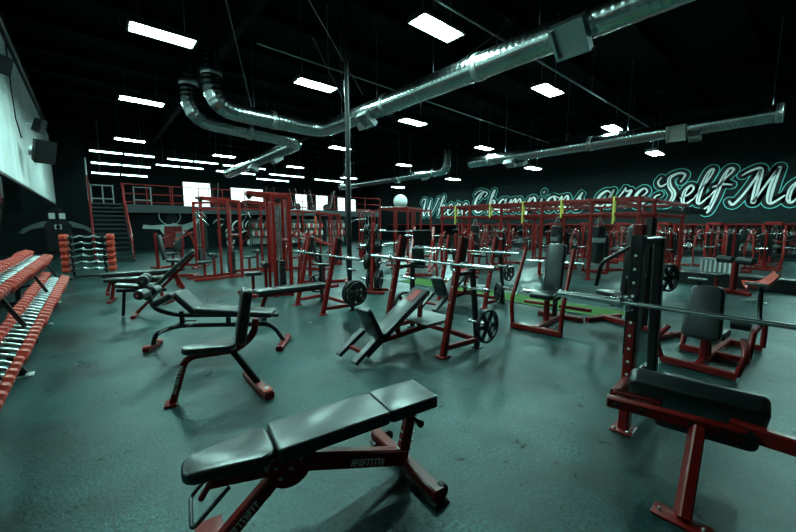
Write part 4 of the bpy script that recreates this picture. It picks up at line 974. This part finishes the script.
m = MB(); m.beam([(.5, -.34, .04), (.5, .34, .04)], .07, .08); P_(t, 'rear_cross', RED, m)
for s in (-1, 1):
    m = MB(); m.tube(fillet([(-.48, s * .34, .06), (-.50, s * .36, .42), (-.34, s * .35, .70), (-.10, s * .34, 1.16)], .14), .030, 10); P_(t, 'side_tube', RED, m)
    m = MB(); m.cyl((.12, s * .15, .95), (.12, s * .42, .95), .018, 8); P_(t, 'handle', CHROME, m)
    m = MB(); m.cyl((.34, s * .1, .42), (.34, s * .55, .42), .024, 10); P_(t, 'plate_horn', CHROME, m)
    m = MB(); m.beam([(.30, s * .05, .25), (.30, s * .5, .25)], .05, .05); P_(t, 'horn_beam', RED, m)
plate((5.15, 3.35, .35), 'black plate standing behind the seated machine with bent red tubes', None, .18, .05, R(52))
# --- I: low seated machine at the right
t = thing('row_machine', 'low red seated machine with a broad black backrest, behind the right barbell', 'exercise machine', (4.95, .62, 0), R(-4)); t.scale = (.9, .9, .9)
m = MB(); m.pad(.62, .36, .10, .07, .035, MX.Translation((-.20, 0, .66)) @ MX.Rotation(R(-76), 4, 'Y'), W2=.30); o = P_(t, 'backrest', VINYL, m)
m = MB(); m.pad(.38, .34, .09, .06, .03, MX.Translation((.06, 0, .34))); P_(t, 'seat', VINYL, m)
m = MB(); m.beam([(-.35, 0, .05), (1.15, 0, .05)], .08, .09); P_(t, 'main_rail', RED, m)
for x in (-.35, .35, 1.12):
    m = MB(); m.beam([(x, -.34, .05), (x, .34, .05)], .07, .08); P_(t, 'base_cross', RED, m)
m = MB(); m.beam([(.08, 0, .06), (.02, 0, .34)], .07, .07, up=(1, 0, 0)); m.beam([(-.12, 0, .06), (-.10, 0, .85)], .07, .07, up=(1, 0, 0)); P_(t, 'seat_post', RED, m)
for s in (-1, 1):
    m = MB(); m.tube(fillet([(1.12, s * .34, .06), (1.12, s * .34, .42), (.50, s * .32, .38), (.35, s * .32, .08)], .07), .032, 10); P_(t, 'side_loop', RED, m)
    m = MB(); m.tube(fillet([(.72, s * .34, .40), (.86, s * .30, .62), (.82, s * .30, .92), (.60, s * .28, .95)], .08), .026, 10); P_(t, 'lever_arm', BLK, m)
    m = MB(); m.cyl((.60, s * .28 - .1, .95), (.60, s * .28 + .1, .95), .018, 8); P_(t, 'handle', CHROME, m)
    m = MB(); m.tube(fillet([(-.35, s * .34, .06), (-.42, s * .40, .30), (-.20, s * .34, .42)], .08), .03, 10); P_(t, 'rear_loop', RED, m)
    m = MB(); m.lathe((.55, s * .10, .44), (0, s, 0), [(.05, 0), (.075, .01), (.075, .18), (.05, .19)], 14); P_(t, 'roller_pad', VINYL, m)
# --- dark tall machine between the right uprights and the rig
t = thing('leg_curl_machine', 'tall black machine with upright dark pads behind the right barbell hook', 'exercise machine', (5.9, 1.55, 0), R(-110))
m = MB(); m.pad(1.0, .34, .10, .05, .03, MX.Translation((-.02, .0, 1.0)) @ MX.Rotation(R(-86), 4, 'Y')); P_(t, 'chest_pad', VINYL, m)
m = MB(); m.beam([(.1, 0, .04), (.12, 0, 1.6)], .09, .12, up=(1, 0, 0)); P_(t, 'mast', BLK, m)
m = MB(); m.beam([(.5, 0, .05), (-.55, 0, .05)], .08, .08); P_(t, 'main_rail', RED, m)
for x in (-.5, .48):
    m = MB(); m.beam([(x, -.36, .04), (x, .36, .04)], .07, .07); P_(t, 'base_cross', RED, m)
for s in (-1, 1):
    m = MB(); m.tube(fillet([(.12, s * .05, 1.3), (.1, s * .36, 1.2), (-.3, s * .38, .95), (-.36, s * .38, .6)], .12), .028, 10); P_(t, 'arm', BLK, m)
    m = MB(); m.lathe((-.1, s * .16, .42), (0, s, 0), [(.05, 0), (.08, .01), (.08, .2), (.05, .21)], 14); P_(t, 'roller_pad', VINYL, m)
    m = MB(); m.cyl((.14, s * .06, .8), (.14, s * .42, .8), .022, 8); P_(t, 'plate_horn', CHROME, m)
m = MB(); m.pad(.36, .32, .08, .05, .03, MX.Translation((-.38, 0, .42))); P_(t, 'seat', VINYL, m)
for k, (x, y, z) in enumerate([(5.8, 1.18, .8)]):
    plate((x, y, z), 'black plate on the tall dark machine behind the right barbell', None, .19, .06, R(-20))

# --- the big red rig
RX0, RX1, RYA, RYB, RH = 10.3, 14.9, 2.8, 9.3, 2.2
rig = thing('training_rig', 'large red training rig with a ladder roof before the lettered wall', 'training rig', (RX0, RYA, 0))
ys = [0, 1.1, 2.5, 3.9, 5.2, 6.5]
for iy, y in enumerate(ys):
    for x in (0, 1.3, 4.6):
        if x == 1.3 and iy not in (0, 2, 5): continue
        m = vbeam(MB(), x, y, 0, RH, .085); o = P_(rig, 'post', RED, m)
        m = MB()
        for i in range(14): m.box((x - .0435, y, .3 + i * .13), (.003, .024, .024))
        P_(o, 'peg_hole', BLK, m, 0)
        m = MB(); m.box((x, y, .01), (.2, .2, .02), bev=.004); P_(rig, 'foot_plate', RED, m)
for z in (RH - .04, RH - .42):
    for x in (0, 1.3, 4.6):
        m = MB(); m.beam([(x, -.1, z), (x, 6.6, z)], .075, .085); P_(rig, 'long_beam', RED, m)
    for y in ys:
        m = MB(); m.beam([(0, y, z), (4.6, y, z)], .075, .085); P_(rig, 'cross_beam', RED, m)
for i in range(22):
    m = MB(); m.cyl((.04, .15 + i * .3, RH - .03), (1.26, .15 + i * .3, RH - .03), .02, 8); P_(rig, 'rung', RED, m)
for i in range(12):
    m = MB(); m.tube([(1.4 + i * .26, -.02, RH - .3), (1.4 + i * .26, -.6, RH - .36), (1.4 + i * .26, -.64, RH - .22)], .032, 6); P_(rig, 'storage_peg', BLK, m)
for k, (x, y, z, nn) in enumerate([(1.35, 0, 1.35, 3), (1.35, 2.5, 1.2, 2), (.0, 3.9, 1.3, 2)]):
    for i in range(nn):
        m = MB(); m.box((x - .08, y, z - i * .25), (.1, .2, .05), bev=.008); P_(rig, 'hook_bracket', STEEL, m)
def heavy_bag(loc, label, r=.17, L=1.05, zt=1.78):
    t = thing('punching_bag', label, 'punching bag', (loc[0], loc[1], zt - .3 - L), 0, 'punching bags on the rig')
    m = MB(); m.lathe((0, 0, 0), (0, 0, 1), [(r * .7, 0), (r, .05), (r, L - .04), (r * .75, L)], 20); P_(t, 'bag', VINYL, m)
    m = MB()
    for k in range(4): a = k * PI / 2; m.cyl((r * .8 * math.cos(a), r * .8 * math.sin(a), L - .03), (0, 0, L + .3), .007, 6)
    P_(t, 'chain', STEEL, m)
    m = MB(); m.lathe((0, 0, L * .55), (0, 0, 1), [(r + .001, 0), (r + .004, .01), (r + .004, .12), (r + .001, .13)], 20); P_(t, 'band', GREY, m); return t
for i, (x, y) in enumerate([(10.9, 3.9), (10.9, 5.1), (10.9, 8.2)]):
    heavy_bag((x, y), 'dark punching bag hanging under the red rig, ' + ['nearest to its right corner', 'second from its right corner', 'at its far left end'][i])
for i, (x, y, L) in enumerate([(10.22, 3.35, .62), (10.22, 4.7, .45), (10.22, 5.9, .6), (10.22, 7.1, .4), (10.22, 8.6, .62)]):
    b = MB(); b.beam(fillet([(x, y, 2.15 - L), (x, y, 2.22), (x + .12, y, 2.23), (x + .12, y, 2.15 - L * .9)], .03), .045, .008, up=(1, 0, 0)); one('resistance_band', 'yellow resistance band on the red rig, ' + ['first', 'second', 'third', 'fourth', 'fifth'][i] + ' from the right corner', 'band', b, YEL, group='bands on the rig')
# --- towers at the left of the centre
cable_tower((2.88, 7.55, 0), R(-12), 'red cable tower with twin black weight stacks, tallest one left of the column', 2.12, .72, .72, True, None, 2, 14)
cable_tower((2.75, 10.9, 0), R(8), 'narrow red cable tower, leftmost of the far group beside the mural', 2.2, .62, .9)
cable_tower((4.2, 11.6, 0), R(4), 'red cable tower of the far group in front of the graffiti', 2.2, .7, .9)
t = thing('cable_crossover', 'wide red cable crossover frame behind the left towers', 'cable machine', (3.9, 12.9, 0), R(-38))
for s in (-1, 1):
    for dy in (0, .5):
        P_(t, 'upright', RED, vbeam(MB(), s * 1.5, dy, 0, 2.3, .08))
    m = MB(); m.beam([(s * 1.5, -.3, .04), (s * 1.5, .8, .04)], .08, .08); P_(t, 'base_rail', RED, m)
    weight_stack(t, s * 1.5, .25, 2.1, .26, 12)
    pulley(t, (s * 1.4, 0, 1.9), (0, 1, 0)); m = MB(); m.cyl((s * 1.36, -.02, 1.86), (s * 1.0, -.06, 1.5), .012, 8); P_(t, 'handle', CHROME, m)
for z in (2.26, 2.05):
    m = MB(); m.beam([(-1.5, 0, z), (1.5, 0, z)], .07, .07); P_(t, 'top_beam', RED, m)
# --- machines in front of the staircase mural
t = plate_machine((2.3, 14.8, 0), R(25), 'dark red seated machine in front of the red shirt mural', 'press')
t = plate_machine((1.55, 11.9, 0), R(160), 'low seated machine right behind the sit-up bench', 'row', None, 1.0, False)
def flat_bench(loc, rz, label, L=1.25, group=None):
    t = thing('flat_bench', label, 'bench', loc, rz, group)
    m = MB(); m.pad(L, .28, .065, .04, .024, MX.Translation((0, 0, .40))); P_(t, 'pad', VINYL, m)
    m = MB(); m.beam([(-L * .42, 0, .37), (L * .42, 0, .37)], .06, .06); P_(t, 'rail', RED, m)
    for s in (-1, 1):
        m = MB(); m.beam([(s * L * .36, 0, .36), (s * L * .42, 0, .04)], .055, .055, up=(1, 0, 0)); P_(t, 'leg', RED, m)
        m = MB(); m.beam([(s * L * .42, -.22, .025), (s * L * .42, .22, .025)], .06, .05); P_(t, 'base', RED, m)
    return t
flat_bench((.85, 9.9, 0), R(0), 'long flat black bench between the sit-up bench and the curl bar rack', 1.6)
flat_bench((.62, 8.75, 0), R(-15), 'small low bench just behind the sit-up bench', 1.0)
flat_bench((8.1, 9.6, 0), R(60), 'flat bench beyond the turf left of the rig', 1.2)
# --- centre background
plate_machine((4.35, 8.2, 0), R(150), 'red yoke machine behind the flat bench press', 'press')
tr = plate_tree((4.72, 6.3, 0), R(38), 'plate tree loaded with big black plates beside the slim column')
Mt = MX.Translation((4.72, 6.3, 0)) @ MX.Rotation(R(38), 4, 'Z')
for i, z in enumerate((.3, .68, 1.04, 1.38)):
    for j, s in enumerate((-1, 1)):
        for k in range(2):
            if k == 1 and (i + j) % 2: continue
            plate(Mt @ V((0, s * (.10 + k * .055), z)), 'black plate on the plate tree by the column, %s level, %s side%s' % (('bottom', 'second', 'third', 'top')[i], ('near', 'far')[j], (', inner', ', outer')[k] if not (i + j) % 2 else ''), 'plates on the tree', (.22, .18, .16, .14)[i], .045, R(38))
leg_press((8.0, 8.1, 0), R(40), 'red leg press with slanted rails behind the central bench press')
power_rack((8.6, 10.2, 0), R(20), 'red power rack right of the slim column', 2.15, 1.2, 1.1)
barbell((8.5, 10.15, 1.27), R(20), 'barbell held in the red power rack right of the slim column', 2.1)
power_rack((11.0, 12.3, 0), R(-5), 'far red power rack under the first lettered word', 2.2, 1.2, 1.1)
power_rack((6.3, 14.2, 0), R(10), 'far red power rack in front of the storage shelves', 2.1, 1.2, 1.1)
plate_machine((7.4, 6.1, 0), R(200), 'seated red machine beyond the turf, behind the second incline bench', 'press')
plate_machine((9.4, 7.0, 0), R(180), 'seated red machine between the leg press and the rig', 'press')
cable_tower((9.2, 12.9, 0), R(30), 'red cable tower between the two far power racks', 2.1, .6, .8, True)
plate_machine((5.4, 11.0, 0), R(120), 'dark seated machine in front of the loft shelves', 'press')
cable_tower((6.8, 11.9, 0), R(-20), 'red cable tower left of the slim column in front of the shelves', 1.9, .55, .8, False)
# stability ball on the power rack
b = MB(); b.lathe((0, 0, -.27), (0, 0, 1), [(.27 * math.sin(PI * max(.02, i / 14)), .27 * (1 - math.cos(PI * i / 14))) for i in range(15)], 24)
tag(b.build('exercise_ball', WHITE, None, 60), 'pale exercise ball on top of the red power rack', 'ball').location = (9.2, 10.5, 2.41)
# --- under and behind the rig
spots = [(12.4, 4.2, 160), (12.6, 5.6, 200), (11.9, 7.6, 170), (13.2, 3.4, 190), (15.6, 7.6, 180), (15.6, 9.8, 185), (15.7, 12.0, 175)]
wh = ['under the right end of the rig', 'under the middle of the rig', 'under the left half of the rig', 'under the back right of the rig', 'behind the middle of the rig', 'behind the left end of the rig', 'left of and behind the rig']
m0 = None
for (x, y, a), s in zip(spots, wh):
    lab = 'red plate loaded seated machine ' + s
    if m0 is None: m0 = plate_machine((x, y, 0), R(a), lab, 'press', 'machines around the rig')
    else: dup(m0, (x, y, 0), R(a), lab)
c0 = None
for i, (x, y) in enumerate([(19.9, .9), (19.9, 2.6), (19.9, 4.3), (19.9, 6.0), (19.9, 7.7), (19.9, 9.4), (19.9, 11.1), (19.9, 12.8), (19.9, 14.5), (19.9, 16.2)]):
    lab = 'red cable machine in the row along the mirrored right wall, %s from the right' % ['first', 'second', 'third', 'fourth', 'fifth', 'sixth', 'seventh', 'eighth', 'ninth', 'tenth'][i]
    if c0 is None: c0 = cable_tower((x, y, 0), 0, lab, 1.55, .6, .8, True, 'cable machines along the right wall', 1, 10)
    else: dup(c0, (x, y, 0), R((i * 37) % 9 - 4), lab)
for i, (x, y, a) in enumerate([(17.2, .9, 175), (17.2, 2.3, 180), (17.4, 3.7, 185), (17.3, 5.2, 178), (17.3, 6.8, 182), (15.9, 1.6, 190), (15.9, 3.2, 172), (15.9, 5.2, 180)]):
    dup(m0, (x, y, 0), R(a), 'red seated machine in the %s line before the right wall, %s from the right' % (('second', ['first', 'second', 'third', 'fourth', 'fifth'][i]) if i < 5 else ('third', ['first', 'second', 'third'][i - 5])), 'seated machines before the right wall')
# --- far right floor: plinth, roll pad machine, red chair, table
b = MB(); b.box((0, 0, .14), (.5, 2.2, .28), bev=.01); tag(b.build('low_platform', BLK, None), 'long low black platform in front of the right machines', 'platform').location = (11.75, 1.05, 0)
b = MB(); b.box((0, 0, .29), (.5, 2.2, .02), bev=.004); tag(b.build('platform_top', TREAD, None), 'grey rubber strip on top of the long low platform', 'strip').location = (11.75, 1.05, 0.001)
t = thing('preacher_bench', 'machine with two fat black roll pads left of the red chair', 'exercise machine', (10.65, 1.0, 0), R(-35)); t.scale = (.92, .92, .92)
m = MB(); m.beam([(0, 0, 0), (0, 0, .72)], .1, .12, up=(1, 0, 0)); P_(t, 'post', RED, m)
m = MB(); m.beam([(-.4, 0, .04), (.4, 0, .04)], .08, .08); m.beam([(0, -.4, .04), (0, .4, .04)], .08, .08); P_(t, 'base', RED, m)
m = MB(); m.beam([(0, -.42, .74), (0, .42, .74)], .06, .06); P_(t, 'cross_bar', RED, m)
for s in (-1, 1):
    m = MB(); m.lathe((0, s * .04, .80), (0, s, 0), [(.06, 0), (.085, .015), (.085, .36), (.06, .375)], 18); P_(t, 'roll_pad', VINYL, m)
m = MB(); m.pad(.34, .3, .07, .05, .024, MX.Translation((-.45, 0, .42))); P_(t, 'seat', VINYL, m)
m = MB(); vbeam(m, -.45, 0, .05, .42, .06); m.beam([(-.5, 0, .04), (.0, 0, .04)], .06, .06); P_(t, 'seat_post', RED, m)
t = thing('stack_cover', 'pale ribbed weight guard standing behind the roll pad machine', 'guard', (12.7, 1.5, 0), R(-35))
m = MB()
m.box((0, 0, .3), (.25, .9, .60), bev=.02); P_(t, 'cabinet', GREY, m)
for i in range(7):
    m = MB(); m.box((-.13, -.39 + i * .13, .31), (.03, .05, .5), bev=.008); P_(t, 'rib', WHITE, m)
# red tulip chair
t = thing('tulip_chair', 'glossy red bucket chair on a chrome pedestal at the right', 'chair', (9.75, .55, 0), R(-70)); t.scale = (.72, .72, .66)
m = MB(); rs = []
for i in range(9):
    u = i / 8; ring = []
    # shell section from the front lip over the seat to the high back
    x = -.30 + .62 * u; z = .36 + .03 * (1 - u) + (.50 * max(0, u - .45) ** 1.6 * 2.2); wv = .25 + .10 * math.sin(PI * min(1, u * 1.1))
    for k in range(9):
        s = -1 + 2 * k / 8; ring.append((x + .05 * (1 - s * s), s * wv, z + .20 * abs(s) ** 2.4 * (1 - .3 * u)))
    for k in range(8, -1, -1):
        s = -1 + 2 * k / 8; ring.append((x + .05 * (1 - s * s) + .01, s * (wv - .02), z + .025 + .20 * abs(s) ** 2.4 * (1 - .3 * u)))
    rs.append(ring)
m.rings(rs); P_(t, 'shell', REDRUB, m, 60)
m = MB(); m.cyl((0, 0, .03), (0, 0, .37), .028, 12); P_(t, 'pedestal', CHROME, m)
for k in range(4):
    a = k * PI / 2 + .4; m = MB(); m.beam([(0, 0, .06), (.30 * math.cos(a), .30 * math.sin(a), .02)], .04, .025); P_(t, 'foot', CHROME, m)
t = thing('table', 'pale topped table on a red base cut by the right edge', 'table', (10.1, -.55, 0), R(-50))
m = MB(); m.box((0, 0, .46), (.7, 1.2, .06), bev=.015); P_(t, 'table_top', GREY, m)
m = MB(); m.beam([(0, -.4, .03), (0, .4, .03)], .5, .05); P_(t, 'base', RED, m)
m = MB(); vbeam(m, 0, 0, .05, .45, .14); P_(t, 'table_leg', WHITE, m)

# --- shelves with bottles under the loft
BOTW = mat('bottle_white', (.62, .66, .65), .4); BOTR = mat('bottle_red', (.5, .05, .04), .4)
def shelf_unit(loc, label):
    t = thing('shelf_unit', label, 'shelf', loc, 0, 'storage shelves under the loft')
    for x in (-.75, .75):
        for y in (-.18, .18): P_(t, 'post', BLK, vbeam(MB(), x, y, 0, 2.0, .04))
    for z in (.3, .8, 1.3, 1.8):
        m = MB(); m.box((0, 0, z), (1.56, .42, .03), bev=.004); P_(t, 'shelf_board', TREAD, m)
    m = MB(); m.box((0, .20, 1.05), (1.5, .02, 1.6)); P_(t, 'back_panel', GREY, m)
    return t
bp = None; wn = ['leftmost', 'second from the left', 'third from the left', 'rightmost']
for si, x in enumerate((8.3, 10.1, 11.9, 13.6)):
    shelf_unit((x, 22.6 if si % 2 else 22.8, 0), 'black storage shelf packed with tubs under the loft, ' + wn[si])
    for zi, z in enumerate((.815, 1.315)):
        for k in range(7):
            mt = (BOTW, BOTR)[(k + zi + si) % 2]
            if bp is None:
                m = MB(); m.lathe((0, 0, 0), (0, 0, 1), [(.075, 0), (.08, .01), (.08, .24), (.06, .27), (.06, .31)], 12); bp = {}
                for nm_, m2 in (('w', BOTW), ('r', BOTR)):
                    o = m.build('tub', m2, None); bp[nm_] = o
                used_ = set()
            key = 'w' if mt is BOTW else 'r'
            o = bp[key] if key not in used_ else bp[key].copy()
            if key in used_: C.objects.link(o)
            used_.add(key)
            o.location = (x - .6 + k * .2, (22.6 if si % 2 else 22.8) - .02, z)
            tag(o, '%s tub on the %s board of the %s storage shelf' % ('pale' if key == 'w' else 'red', ('middle', 'upper')[zi], wn[si]), 'tub', 'tubs on shelf %s' % wn[si])
b = MB()
for i in range(4): b.beam([(0, 0, i * .27), (0, 0, i * .27 + .26)], .22, .05, up=(1, 0, 0))
tag(b.build('hanging_banner', ORANGE, None), 'narrow orange-red hanging banner in front of the far shelves', 'banner').location = (9.6, 18.2, .95)
b = MB(); b.cyl((9.6, 18.2, 0.0), (9.6, 18.26, 2.1), .03, 8); one('banner_pole', 'thin dark pole carrying the orange-red banner', 'pole', b, BLK)
# --- cardio machines on the loft
def cardio(loc, rz, label, group):
    t = thing('elliptical_trainer', label, 'cardio machine', loc, rz, group)
    m = MB(); m.beam([(-.7, 0, .06), (.7, 0, .06)], .12, .12); P_(t, 'base', BLK, m)
    m = MB(); m.lathe((.55, -.1, .32), (0, 1, 0), [(.22, 0), (.28, .03), (.28, .17), (.22, .2)], 20); P_(t, 'flywheel_cover', BLK, m)
    m = MB(); m.beam([(.3, 0, .1), (.2, 0, 1.35)], .07, .09, up=(1, 0, 0)); m.box((.16, 0, 1.42), (.06, .34, .22), rot=(0, R(-20), 0), bev=.01); P_(t, 'console_mast', BLK, m)
    for s in (-1, 1):
        m = MB(); m.tube(fillet([(.25, s * .24, .35), (.12, s * .27, 1.1), (-.08, s * .25, 1.6)], .2), .022, 8); P_(t, 'swing_arm', STEEL, m)
        m = MB(); m.box((-.3, s * .16, .28 + s * .05), (.4, .14, .05), bev=.01); P_(t, 'pedal', BLK, m)
    return t
ct = None
for i, (x, y, a) in enumerate([(11.2, 24.5, 30), (12.4, 24.6, 20), (14.4, 24.3, 160), (9.6, 24.6, 60), (6.0, 24.5, 90)]):
    lab = 'black elliptical trainer on the loft, %s' % ['right of the third window', 'between the two bright windows', 'at the right end of the loft', 'left of the bright window pair', 'near the widest window'][i]
    if ct is None: ct = cardio((x, y, 2.5), R(a), lab, 'cardio machines on the loft')
    else: dup(ct, (x, y, 2.5), R(a), lab)
